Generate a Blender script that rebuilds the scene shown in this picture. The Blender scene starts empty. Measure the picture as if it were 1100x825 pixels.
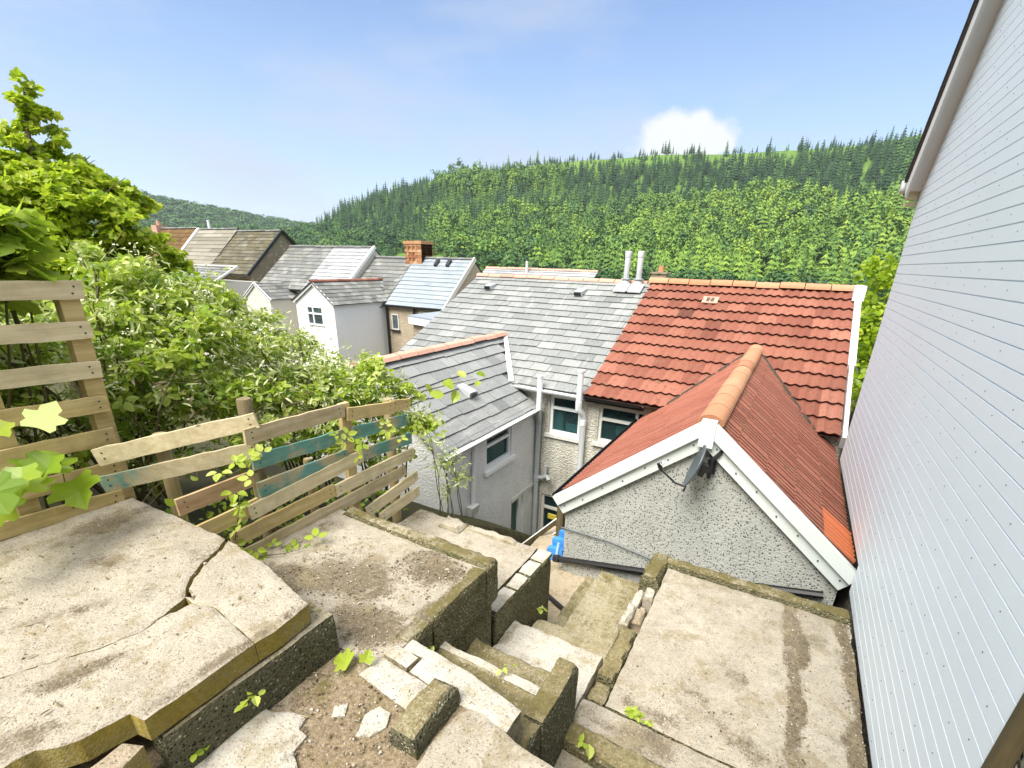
import bpy, math, random
import numpy as np
from mathutils import Vector, noise as mn

R = math.radians
rng = np.random.default_rng(7)
random.seed(7)
SC = bpy.context.scene
COL = SC.collection

# ------------------------------------------------------------------ camera
cam = bpy.data.cameras.new('camera'); camo = bpy.data.objects.new('camera', cam); COL.objects.link(camo)
cam.sensor_width = 36; cam.lens = 505.784/1100*36
cam.shift_x = -0.00685; cam.shift_y = 0.0637
cam.clip_start = 0.05; cam.clip_end = 6000
_p, _y, _r = R(21.81065), R(29.14527), R(1.47126)
fw = Vector((-math.sin(_y)*math.cos(_p), math.cos(_y)*math.cos(_p), -math.sin(_p)))
rt = Vector((math.cos(_y), math.sin(_y), 0)); up = rt.cross(fw)
r2 = rt*math.cos(_r)+up*math.sin(_r); u2 = -rt*math.sin(_r)+up*math.cos(_r)
M3 = camo.matrix_world.copy()
for i in range(3):
    M3[i][0] = r2[i]; M3[i][1] = u2[i]; M3[i][2] = -fw[i]; M3[i][3] = 0
camo.matrix_world = M3
SC.camera = camo
SC.render.resolution_x = 1024; SC.render.resolution_y = 768

# ------------------------------------------------------------------ sky, sun, exposure
SUN_AZ, SUN_EL = R(190), R(56)          # azimuth clockwise from +Y
W = bpy.data.worlds.new('World'); SC.world = W; W.use_nodes = True
nt = W.node_tree; nt.nodes.clear()
def wn(t, **k):
    n = nt.nodes.new(t)
    for a, b in k.items(): setattr(n, a, b)
    return n
sky = wn('ShaderNodeTexSky', sky_type='NISHITA', sun_disc=False, sun_elevation=SUN_EL, sun_rotation=SUN_AZ,
         altitude=200, air_density=1.0, dust_density=0.4, ozone_density=5.0)
tc = wn('ShaderNodeTexCoord')
mp = wn('ShaderNodeMapping'); mp.inputs['Scale'].default_value = (1.6, 1.6, 6.0); mp.inputs['Rotation'].default_value = (0.1, 0.25, 0.3)
nz = wn('ShaderNodeTexNoise'); nz.inputs['Scale'].default_value = 1.7; nz.inputs['Detail'].default_value = 7; nz.inputs['Roughness'].default_value = 0.55
rp = wn('ShaderNodeValToRGB'); rp.color_ramp.elements[0].position = .45; rp.color_ramp.elements[1].position = .70
rp.color_ramp.elements[1].color = (.5, .5, .5, 1)
nt.links.new(tc.outputs['Generated'], mp.inputs['Vector']); nt.links.new(mp.outputs[0], nz.inputs['Vector']); nt.links.new(nz.outputs['Fac'], rp.inputs['Fac'])
# a cumulus head standing over the ridge
sub = wn('ShaderNodeVectorMath', operation='SUBTRACT'); sub.inputs[1].default_value = (-.222, .95, .196)
scl = wn('ShaderNodeVectorMath', operation='MULTIPLY'); scl.inputs[1].default_value = (11.5, 11.5, 23)
ln = wn('ShaderNodeVectorMath', operation='LENGTH')
nz2 = wn('ShaderNodeTexNoise'); nz2.inputs['Scale'].default_value = 26; nz2.inputs['Detail'].default_value = 6
mad = wn('ShaderNodeMath', operation='MULTIPLY_ADD'); mad.inputs[1].default_value = 1.1
mr = wn('ShaderNodeMapRange'); mr.inputs['From Min'].default_value = 1.28; mr.inputs['From Max'].default_value = 1.62
mr.inputs['To Min'].default_value = 1; mr.inputs['To Max'].default_value = 0
nt.links.new(tc.outputs['Generated'], sub.inputs[0]); nt.links.new(sub.outputs[0], scl.inputs[0]); nt.links.new(scl.outputs[0], ln.inputs[0])
nt.links.new(tc.outputs['Generated'], nz2.inputs['Vector']); nt.links.new(nz2.outputs['Fac'], mad.inputs[0]); nt.links.new(ln.outputs['Value'], mad.inputs[2])
nt.links.new(mad.outputs[0], mr.inputs['Value'])
CLOUD = (4.4, 4.5, 4.7, 1)
# thin high veil that whitens the sky towards the horizon
sep = wn('ShaderNodeSeparateXYZ'); nt.links.new(tc.outputs['Generated'], sep.inputs[0])
veil = wn('ShaderNodeMapRange'); veil.inputs['From Min'].default_value = 0.0; veil.inputs['From Max'].default_value = 0.40
veil.inputs['To Min'].default_value = .70; veil.inputs['To Max'].default_value = 0.0
nt.links.new(sep.outputs[2], veil.inputs['Value'])
add = wn('ShaderNodeMath', operation='ADD', use_clamp=True); nt.links.new(rp.outputs[0], add.inputs[0]); nt.links.new(veil.outputs[0], add.inputs[1])
m1 = wn('ShaderNodeMixRGB'); m1.inputs[2].default_value = (2.95, 3.25, 3.9, 1)
m2 = wn('ShaderNodeMixRGB'); m2.inputs[2].default_value = CLOUD
nt.links.new(add.outputs[0], m1.inputs[0]); nt.links.new(sky.outputs[0], m1.inputs[1])
# unseen bright white added overhead and behind the camera to lift fill light
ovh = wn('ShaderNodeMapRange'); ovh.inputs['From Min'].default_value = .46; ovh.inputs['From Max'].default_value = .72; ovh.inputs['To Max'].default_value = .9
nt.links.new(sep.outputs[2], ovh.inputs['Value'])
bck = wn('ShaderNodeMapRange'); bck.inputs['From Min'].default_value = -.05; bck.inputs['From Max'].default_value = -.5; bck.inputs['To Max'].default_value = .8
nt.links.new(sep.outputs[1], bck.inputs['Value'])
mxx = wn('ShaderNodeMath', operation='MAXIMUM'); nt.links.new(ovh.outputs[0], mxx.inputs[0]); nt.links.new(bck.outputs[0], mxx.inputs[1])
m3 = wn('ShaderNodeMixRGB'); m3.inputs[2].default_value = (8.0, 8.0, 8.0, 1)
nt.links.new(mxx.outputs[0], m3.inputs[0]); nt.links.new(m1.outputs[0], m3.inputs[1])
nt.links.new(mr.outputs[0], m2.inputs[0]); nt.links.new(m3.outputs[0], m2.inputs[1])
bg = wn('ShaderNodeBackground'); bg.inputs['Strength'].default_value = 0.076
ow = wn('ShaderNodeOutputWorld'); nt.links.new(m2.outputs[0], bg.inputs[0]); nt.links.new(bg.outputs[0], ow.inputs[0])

sl = bpy.data.lights.new('sun', 'SUN'); so = bpy.data.objects.new('sun', sl); COL.objects.link(so)
sl.energy = 2.6; sl.angle = R(34); sl.color = (1, .95, .86)
sd = Vector((math.sin(SUN_AZ)*math.cos(SUN_EL), math.cos(SUN_AZ)*math.cos(SUN_EL), math.sin(SUN_EL)))
so.rotation_euler = (-sd).to_track_quat('-Z', 'Y').to_euler()
SC.view_settings.view_transform = 'Standard'; SC.view_settings.look = 'None'
SC.view_settings.exposure = 1.56; SC.view_settings.gamma = 1
SC.view_settings.use_curve_mapping = False

# ------------------------------------------------------------------ materials
class NT:
    def __init__(s, name, rough=.8, spec=.3, metal=0):
        s.m = bpy.data.materials.new(name); s.m.use_nodes = True
        s.t = s.m.node_tree; s.b = s.t.nodes['Principled BSDF']
        s.b.inputs['Roughness'].default_value = rough; s.b.inputs['Specular IOR Level'].default_value = spec
        s.b.inputs['Metallic'].default_value = metal
        s.co = s.t.nodes.new('ShaderNodeTexCoord').outputs['Object']
    def link(s, a, b): s.t.links.new(a, b)
    def new(s, t): return s.t.nodes.new(t)
    def map(s, sc, rot=(0, 0, 0)):
        n = s.new('ShaderNodeMapping'); n.inputs['Scale'].default_value = sc; n.inputs['Rotation'].default_value = rot
        s.link(s.co, n.inputs['Vector']); return n.outputs[0]
    def noise(s, scale, detail=5, rough=.6, vec=None):
        n = s.new('ShaderNodeTexNoise'); n.inputs['Scale'].default_value = scale; n.inputs['Detail'].default_value = detail
        n.inputs['Roughness'].default_value = rough; s.link(vec or s.co, n.inputs['Vector']); return n.outputs['Fac']
    def vor(s, scale, out='Distance', vec=None, rnd=1):
        n = s.new('ShaderNodeTexVoronoi'); n.inputs['Scale'].default_value = scale; n.inputs['Randomness'].default_value = rnd
        s.link(vec or s.co, n.inputs['Vector']); return n.outputs[out]
    def ramp(s, f, stops):
        n = s.new('ShaderNodeValToRGB'); e = n.color_ramp.elements
        while len(e) < len(stops): e.new(.5)
        for i, (p, c) in enumerate(stops):
            e[i].position = p
            if not isinstance(c, tuple): c = (c, c, c)
            e[i].color = (*c[:3], 1)
        s.link(f, n.inputs['Fac']); return n.outputs['Color']
    def mix(s, f, a, b, mode='MIX'):
        n = s.new('ShaderNodeMixRGB'); n.blend_type = mode
        for k, v in ((0, f), (1, a), (2, b)):
            if isinstance(v, tuple): n.inputs[k].default_value = (*v[:3], 1)
            elif isinstance(v, (int, float)): n.inputs[k].default_value = v if k == 0 else (v, v, v, 1)
            else: s.link(v, n.inputs[k])
        return n.outputs[0]
    def math(s, op, a, b=0.0, clamp=False):
        n = s.new('ShaderNodeMath'); n.operation = op; n.use_clamp = clamp
        for k, v in ((0, a), (1, b)):
            if isinstance(v, (int, float)): n.inputs[k].default_value = v
            else: s.link(v, n.inputs[k])
        return n.outputs[0]
    def attr(s, name):
        n = s.new('ShaderNodeAttribute'); n.attribute_name = name; return n.outputs['Fac']
    def bump(s, h, strength=.3, dist=.01):
        n = s.new('ShaderNodeBump'); n.inputs['Strength'].default_value = strength; n.inputs['Distance'].default_value = dist
        s.link(h, n.inputs['Height']); s.link(n.outputs[0], s.b.inputs['Normal']); return s
    def color(s, c):
        if isinstance(c, tuple): s.b.inputs['Base Color'].default_value = (*c[:3], 1)
        else: s.link(c, s.b.inputs['Base Color'])
        return s

def m_plain(name, c, rough=.5, spec=.4, metal=0, var=.12, sc=9):
    n = NT(name, rough, spec, metal)
    f = n.noise(sc, 6)
    n.color(n.mix(f, tuple(x*(1-var) for x in c), tuple(min(1, x*(1+var)) for x in c)))
    return n.m

def m_concrete(name, clean, dirt, moss=(.125, .105, .042), mossamt=.0, speck=.35):
    n = NT(name, .92, .2)
    big = n.noise(2.2, 6, .65); mid = n.noise(14, 6, .7); fine = n.noise(95, 4, .7)
    c = n.mix(n.ramp(mid, [(.3, 0), (.72, 1)]), tuple(x*.82 for x in clean), tuple(min(.8, x*1.12) for x in clean))
    d = n.math('ADD', n.attr('dirt'), n.math('MULTIPLY', n.math('SUBTRACT', mid, .5), 1.3))
    d = n.math('ADD', d, n.math('MULTIPLY', n.math('SUBTRACT', fine, .5), .9))
    d = n.ramp(d, [(.30, 0), (.62, 1)])
    dc = n.mix(n.ramp(n.noise(42, 5, .8), [(.35, 0), (.65, 1)]), tuple(x*.5 for x in dirt), tuple(x*1.35 for x in dirt))
    c = n.mix(d, c, dc)
    # soft blotches of weathering over everything
    c = n.mix(n.ramp(big, [(.40, 0), (.72, .55)]), c, tuple(.6*x+.4*y for x, y in zip(dirt, clean)))
    c = n.mix(n.ramp(n.noise(5.5, 9, .75), [(.52, 0), (.62, .75)]), c, (clean[0]*.62, clean[1]*.57, clean[2]*.42))
    c = n.mix(n.ramp(n.noise(85, 5, .75), [(.36, .95), (.44, 0)]), c, (.10, .08, .045))
    c = n.mix(n.ramp(n.noise(70, 6, .8), [(.56, 0), (.66, .45)]), c, (.72, .69, .62))
    c = n.mix(n.ramp(n.noise(3.6, 10, .82), [(.54, 0), (.70, .62)]), c, (.105, .095, .07))
    # small dark pits and grains
    sp = n.ramp(n.vor(120), [(.12, 1), (.26, 0)])
    sp = n.mix(n.ramp(n.noise(25, 3), [(.45, 0), (.6, 1)]), 0.0, sp)
    c = n.mix(n.math('MULTIPLY', sp, speck*1.6), c, (.07, .055, .035))
    if mossamt:
        mm = n.ramp(n.math('ADD', n.math('ADD', n.noise(5, 7, .7), n.math('MULTIPLY', n.math('SUBTRACT', n.noise(48, 5, .8), .5), .8)), n.math('MULTIPLY', n.attr('moss'), .5)), [(.62-mossamt*.3, 0), (.80-mossamt*.3, 1)])
        mc = n.mix(n.noise(60, 4), tuple(x*.55 for x in moss), tuple(x*1.7 for x in moss))
        c = n.mix(mm, c, mc)
    n.color(c)
    h = n.math('ADD', n.math('MULTIPLY', fine, .7), n.math('MULTIPLY', mid, .8))
    n.bump(n.math('SUBTRACT', h, n.math('MULTIPLY', sp, .4)), .8, .016)
    return n.m

def m_roughcast(name, base, dark, light, scale=55, dens=.5, moss=0, damp=0, bs=.9):
    n = NT(name, .95, .15)
    v = n.vor(scale); cell = n.vor(scale, 'Color')
    sepn = n.new('ShaderNodeSeparateColor'); n.link(cell, sepn.inputs[0])
    rnd = sepn.outputs[0]
    dk = n.math('MULTIPLY', n.ramp(v, [(.22, 1), (.42, 0)]), n.ramp(rnd, [(dens-.02, 0), (dens+.02, 1)]))
    lt = n.math('MULTIPLY', n.ramp(v, [(.25, 1), (.5, 0)]), n.ramp(sepn.outputs[1], [(.6, 0), (.64, 1)]))
    patch = n.noise(3.0, 6, .6)
    c = n.mix(n.ramp(patch, [(.35, 0), (.7, 1)]), tuple(x*.85 for x in base), base)
    c = n.mix(lt, c, light); c = n.mix(dk, c, dark)
    if damp:
        mpn = n.map((2.2, 2.2, .35))
        c = n.mix(n.ramp(n.noise(2.0, 5, .6, mpn), [(.5, 0), (.78, damp)]), c, (.16, .16, .12))
    if moss:
        c = n.mix(n.ramp(n.noise(4, 7, .75), [(.62-.25*moss, 0), (.74-.2*moss, .85)]), c, (.075, .08, .018))
    n.color(c)
    n.bump(n.math('ADD', v, n.math('MULTIPLY', n.noise(scale*1.6, 3), .8)), bs, .02)
    return n.m

def m_tint(name, stops, rough=.75, spec=.3, nscale=30, amp=.35, patch=None, bump=.3, streak=None):
    n = NT(name, rough, spec)
    t = n.attr('tint')
    f = n.math('ADD', t, n.math('MULTIPLY', n.math('SUBTRACT', n.noise(nscale, 6, .7), .5), amp))
    c = n.ramp(f, stops)
    if patch:
        col, sc, a, b, k = patch
        c = n.mix(n.ramp(n.noise(sc, 8, .75), [(a, 0), (b, k)]), c, col)
    if streak:
        col, scv, a, b, k = streak
        c = n.mix(n.ramp(n.noise(1.0, 6, .7, n.map(scv)), [(a, 0), (b, k)]), c, col)
    n.color(c); n.bump(n.noise(nscale*2.5, 5, .7), bump, .008)
    return n.m

def m_leaf(name, stops, trans=.35, rough=.36, tmix=.5):
    n = NT(name, rough, .5)
    t = n.attr('tint')
    f = n.math('ADD', t, n.math('MULTIPLY', n.math('SUBTRACT', n.noise(3.0, 2), .5), .35))
    c = n.ramp(f, stops); n.color(c)
    tr = n.new('ShaderNodeBsdfTranslucent'); n.link(n.mix(tmix, c, (.42, .58, .04), 'MIX'), tr.inputs['Color'])
    mx = n.new('ShaderNodeMixShader'); mx.inputs[0].default_value = trans
    n.link(n.b.outputs[0], mx.inputs[1]); n.link(tr.outputs[0], mx.inputs[2])
    n.link(mx.outputs[0], n.t.nodes['Material Output'].inputs['Surface'])
    return n.m

def m_wood(name, a, b, dark=.35, paint=None, pamt=.5, axis=1):
    n = NT(name, .85, .2)
    scv = [26, 26, 26]; scv[axis] = 1.6
    g = n.noise(1.0, 8, .7, n.map(tuple(scv)))
    c = n.mix(n.ramp(g, [(.3, 0), (.7, 1)]), a, b)
    c = n.mix(n.ramp(n.noise(3.5, 6, .7), [(.45, 0), (.8, dark*1.5)]), c, (.10, .075, .035))
    kn = n.ramp(n.vor(3.3), [(.035, .8), (.075, 0)])
    c = n.mix(kn, c, (.06, .035, .015))
    if paint:
        pm = n.ramp(n.math('ADD', n.noise(3.4, 5, .6), n.math('MULTIPLY', g, .5)), [(.90-pamt*.45, 0), (1.02-pamt*.45, .85)])
        pc = n.mix(n.ramp(n.noise(1.0, 5, .7, n.map(tuple(x*.8 for x in scv))), [(.35, 0), (.7, 1)]), tuple(x*.6 for x in paint), paint)
        c = n.mix(pm, c, pc)
    n.color(c); n.bump(g, .5, .006)
    return n.m

M = {}
M['concrete'] = m_concrete('concrete', (.435, .39, .315), (.16, .125, .08))
M['concrete_pale'] = m_concrete('pale concrete', (.54, .505, .435), (.24, .20, .14), speck=.3)
M['concrete_moss'] = m_concrete('mossy concrete', (.36, .32, .23), (.17, .14, .07), mossamt=.35)
M['concrete_step'] = m_concrete('damp step concrete', (.42, .375, .255), (.21, .175, .085), mossamt=.2)
M['moss_edge'] = m_concrete('yellow mossy edge', (.36, .30, .11), (.17, .135, .05), mossamt=.4, moss=(.25, .195, .04))
M['dirt'] = m_concrete('gritty dirt over concrete', (.40, .33, .24), (.25, .19, .12), mossamt=.12)
M['side'] = m_roughcast('mossy pebbledash', (.17, .155, .085), (.022, .02, .014), (.42, .38, .26), 62, .5, moss=.3)
M['side_dark'] = m_roughcast('dark mossy pebbledash', (.14, .135, .085), (.016, .016, .012), (.42, .39, .28), 66, .42, moss=.28)
M['gable'] = m_roughcast('grey pebbledash', (.43, .44, .41), (.045, .047, .043), (.60, .61, .57), 46, .36, damp=.4, bs=.3)
M['render'] = m_roughcast('cream painted roughcast', (.62, .60, .52), (.34, .32, .25), (.70, .69, .62), 34, .66, damp=.75)
M['render_white'] = m_roughcast('white painted roughcast', (.80, .81, .81), (.60, .61, .61), (.82, .83, .83), 34, .6, damp=.06, bs=.5)
M['wallgrey'] = m_roughcast('old grey roughcast', (.20, .19, .155), (.035, .03, .025), (.42, .40, .34), 40, .5, moss=.3)
M['farcream'] = m_plain('pale cream paint', (.62, .60, .53), .8, .2)
M['farwhite'] = m_plain('white painted render', (.78, .79, .78), .8, .2)
M['farbeige'] = m_roughcast('beige pebbledash', (.44, .37, .27), (.30, .25, .18), (.52, .45, .35), 16, .5)
M['farstone'] = m_roughcast('brown rubble stone', (.30, .26, .18), (.16, .135, .09), (.42, .37, .28), 5, .5)
M['slate'] = m_tint('grey slate', [(.0, (.105, .112, .112)), (.45, (.215, .225, .222)), (.8, (.30, .31, .30)), (1, (.42, .425, .41))], .62, .4, 22, .75,
                    patch=((.15, .145, .09), 6.5, .56, .74, .55), streak=((.50, .50, .47), (9, 1.5, 2.2), .56, .72, .5))
M['slate_blue'] = m_tint('new blue slate', [(0, (.20, .235, .27)), (1, (.30, .335, .37))], .5, .45, 20, .25)
M['slate_far'] = m_tint('weathered slate', [(0, (.085, .088, .085)), (.5, (.16, .165, .16)), (1, (.30, .30, .285))], .7, .3, 4, .55,
                        patch=((.11, .10, .06), 1.3, .5, .7, .6))
M['slate_light'] = m_tint('pale slate', [(0, (.20, .21, .22)), (.5, (.30, .31, .32)), (1, (.42, .425, .43))], .6, .35, 4, .5)
M['slate_moss'] = m_tint('dark mossy slate', [(0, (.055, .05, .035)), (.5, (.10, .092, .065)), (1, (.21, .20, .16))], .85, .2, 5, .7,
                         patch=((.15, .12, .05), 1.2, .45, .7, .6))
M['rib'] = m_tint('ribbed concrete tile', [(0, (.13, .12, .09)), (.5, (.22, .205, .165)), (1, (.36, .34, .29))], .85, .2, 3, .5)
M['brownroof'] = m_tint('brown mossy tile', [(0, (.075, .045, .02)), (1, (.17, .105, .045))], .9, .15, 2, .6)
M['red'] = m_tint('red clay tile', [(0, (.05, .017, .012)), (.35, (.20, .066, .042)), (.7, (.315, .125, .083)), (1, (.43, .21, .15))], .75, .3, 26, .45,
                  patch=((.24, .15, .085), 5.5, .54, .70, .6), streak=((.10, .045, .03), (11, 11, 11), .56, .70, .85))
M['red_pink'] = m_tint('faded red tile', [(0, (.085, .028, .018)), (.5, (.30, .105, .068)), (1, (.42, .20, .145))], .8, .25, 30, .45,
                       patch=((.10, .055, .03), 7, .58, .72, .6))
M['ridge'] = m_tint('terracotta ridge', [(0, (.27, .11, .06)), (.5, (.43, .21, .115)), (1, (.54, .31, .19))], .8, .25, 14, .6,
                    patch=((.33, .26, .11), 9, .55, .72, .6))
M['ridge_pink'] = m_tint('pink terracotta ridge', [(0, (.42, .23, .17)), (1, (.60, .38, .29))], .8, .25, 14, .5, patch=((.22, .19, .12), 9, .6, .75, .5))
M['brick'] = m_tint('orange brick', [(0, (.26, .12, .06)), (.5, (.42, .22, .11)), (1, (.55, .36, .22))], .85, .2, 5, .7)
M['upvc'] = m_plain('white plastic', (.74, .77, .78), .35, .45, 0, .05, 3)
M['upvc_old'] = m_plain('weathered white plastic', (.60, .60, .56), .5, .35, 0, .22, 8)
M['clad'] = m_plain('pale blue white cladding', (.735, .81, .87), .5, .3, 0, .05, .9)
M['barge'] = m_plain('white barge board', (.64, .69, .67), .4, .4, 0, .09, 2.2)
M['soffit'] = m_plain('grubby white soffit', (.74, .75, .73), .5, .3, 0, .10, 6)
M['lead'] = m_plain('pale lead', (.38, .40, .41), .5, .5, 0, .25, 7)
M['lead_white'] = m_plain('white flashing', (.66, .66, .63), .6, .3, 0, .2, 9)
M['black'] = m_plain('black plastic', (.012, .012, .013), .35, .5, 0, .2)
M['dishm'] = m_plain('dark grey dish', (.085, .105, .115), .45, .45, 0, .12)
M['metal'] = m_plain('grey metal', (.42, .44, .46), .35, .5, .8, .1)
M['greyp'] = m_plain('grey plastic pipe', (.42, .45, .46), .45, .4, 0, .15)
M['flue'] = m_plain('grey white flue', (.60, .63, .65), .4, .4, 0, .1)
M['soil'] = m_concrete('dark soil', (.055, .042, .026), (.03, .022, .012))
M['dark'] = m_plain('dark room', (.07, .085, .09), .9, .1)
M['curtain'] = m_plain('pale blind', (.62, .70, .70), .8, .2)
M['white_thing'] = m_plain('white enamel', (.72, .74, .70), .4, .4)
M['blue'] = m_plain('blue plastic sheet', (.055, .25, .62), .35, .45, 0, .3, 8)
M['lilac'] = m_plain('lilac canopy', (.60, .57, .72), .8, .2, 0, .06)
M['wood'] = m_wood('weathered pallet wood', (.36, .28, .15), (.60, .51, .34))
M['wood_pale'] = m_wood('pale pallet wood', (.52, .43, .25), (.78, .69, .47), .3)
M['wood_yellow'] = m_wood('yellowish pallet wood', (.42, .31, .12), (.66, .53, .28), .35)
M['wood_teal'] = m_wood('teal painted wood', (.30, .25, .14), (.50, .43, .29), .25, (.09, .33, .30), .56)
M['wood_teal_part'] = m_wood('part teal painted wood', (.36, .30, .17), (.55, .48, .33), .25, (.11, .34, .32), .26)
M['wood_rust'] = m_wood('reddish stained wood', (.33, .20, .10), (.50, .36, .22), .35, (.36, .17, .11), .14)
M['wood_dark'] = m_wood('dark fence wood', (.07, .055, .028), (.16, .13, .07), .4, axis=2)
M['post'] = m_wood('round timber post', (.26, .20, .095), (.44, .36, .20), .35, axis=2)
M['post_dark'] = m_wood('dark ragged post', (.12, .095, .05), (.30, .25, .15), .5, axis=2)
M['bark'] = m_wood('bark', (.07, .055, .035), (.17, .14, .09), .4, axis=2)
M['stem'] = m_plain('green brown stem', (.10, .09, .04), .7, .2, 0, .4)
M['deadstem'] = m_plain('dead bramble stem', (.20, .145, .085), .9, .1, 0, .5)
M['leaf_syc'] = m_leaf('sycamore leaf', [(0, (.10, .19, .010)), (.4, (.27, .40, .018)), (.75, (.44, .54, .028)), (1, (.56, .61, .06))], .55)
M['leaf_sap'] = m_leaf('young sycamore leaf', [(0, (.14, .26, .02)), (.5, (.28, .42, .035)), (1, (.48, .55, .08))], .52)
M['leaf_bra'] = m_leaf('bramble leaf', [(0, (.07, .15, .015)), (.35, (.23, .36, .03)), (.7, (.42, .52, .06)), (1, (.58, .63, .20))], .46)
M['leaf_pale'] = m_leaf('pale silky leaf', [(0, (.20, .28, .07)), (.5, (.42, .48, .18)), (1, (.66, .68, .42))], .34)
M['leaf_dead'] = m_leaf('withered leaf', [(0, (.11, .075, .035)), (1, (.30, .22, .12))], .2)
M['blossom'] = m_plain('cream blossom', (.60, .61, .42), .8, .2)
M['conifer'] = m_leaf('conifer foliage', [(0, (.010, .038, .014)), (.25, (.026, .080, .022)), (.5, (.066, .150, .028)), (.75, (.14, .25, .026)), (1, (.25, .36, .04))], .10, .8, .0)
M['broad'] = m_leaf('woodland foliage', [(0, (.02, .065, .03)), (.5, (.055, .14, .03)), (1, (.14, .25, .045))], .12, .8, .0)
n = NT('glass', .03, .6); n.color((.07, .13, .14))
tr = n.new('ShaderNodeBsdfTransparent'); tr.inputs[0].default_value = (.45, .62, .62, 1)
mx = n.new('ShaderNodeMixShader'); mx.inputs[0].default_value = .78
n.link(tr.outputs[0], mx.inputs[2]); n.link(n.b.outputs[0], mx.inputs[1]); n.link(mx.outputs[0], n.t.nodes['Material Output'].inputs['Surface'])
M['glass'] = n.m
n = NT('far window glass', .08, .6); n.color(n.ramp(n.noise(1.5, 2), [(.3, (.03, .045, .05)), (.7, (.10, .14, .15))])); M['farglass'] = n.m

# ground: earth near, grass far
n = NT('ground', .95, .15)
g = n.mix(n.ramp(n.noise(.6, 8, .7), [(.35, 0), (.65, 1)]), (.045, .036, .022), (.07, .075, .03))
far = n.mix(n.ramp(n.noise(.05, 8, .7), [(.3, 0), (.7, 1)]), (.055, .125, .020), (.12, .20, .035))
ln_ = n.new('ShaderNodeVectorMath'); ln_.operation = 'LENGTH'; n.link(n.co, ln_.inputs[0])
g = n.mix(n.ramp(n.math('MULTIPLY', ln_.outputs['Value'], .01), [(.55, 0), (1, 1)]), g, far)
n.color(g); n.bump(n.noise(20, 6), .5, .03); M['ground'] = n.m

# ------------------------------------------------------------------ object helpers
WL = {}
def meta(o, label=None, cat=None, group=None, kind=None):
    if label: o['label'] = label
    if cat: o['category'] = cat
    if group: o['group'] = group
    if kind: o['kind'] = kind
    return o
def thing(name, label, cat, loc, group=None):
    o = bpy.data.objects.new(name, None); o.empty_display_size = .1; COL.objects.link(o)
    o.location = loc; WL[o.name] = Vector(loc)
    return meta(o, label, cat, group)
def _link(name, me, parent, off):
    o = bpy.data.objects.new(name, me); COL.objects.link(o)
    if parent is not None: o.parent = parent
    else: o.location = off
    WL[o.name] = Vector(off)
    return o

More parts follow.
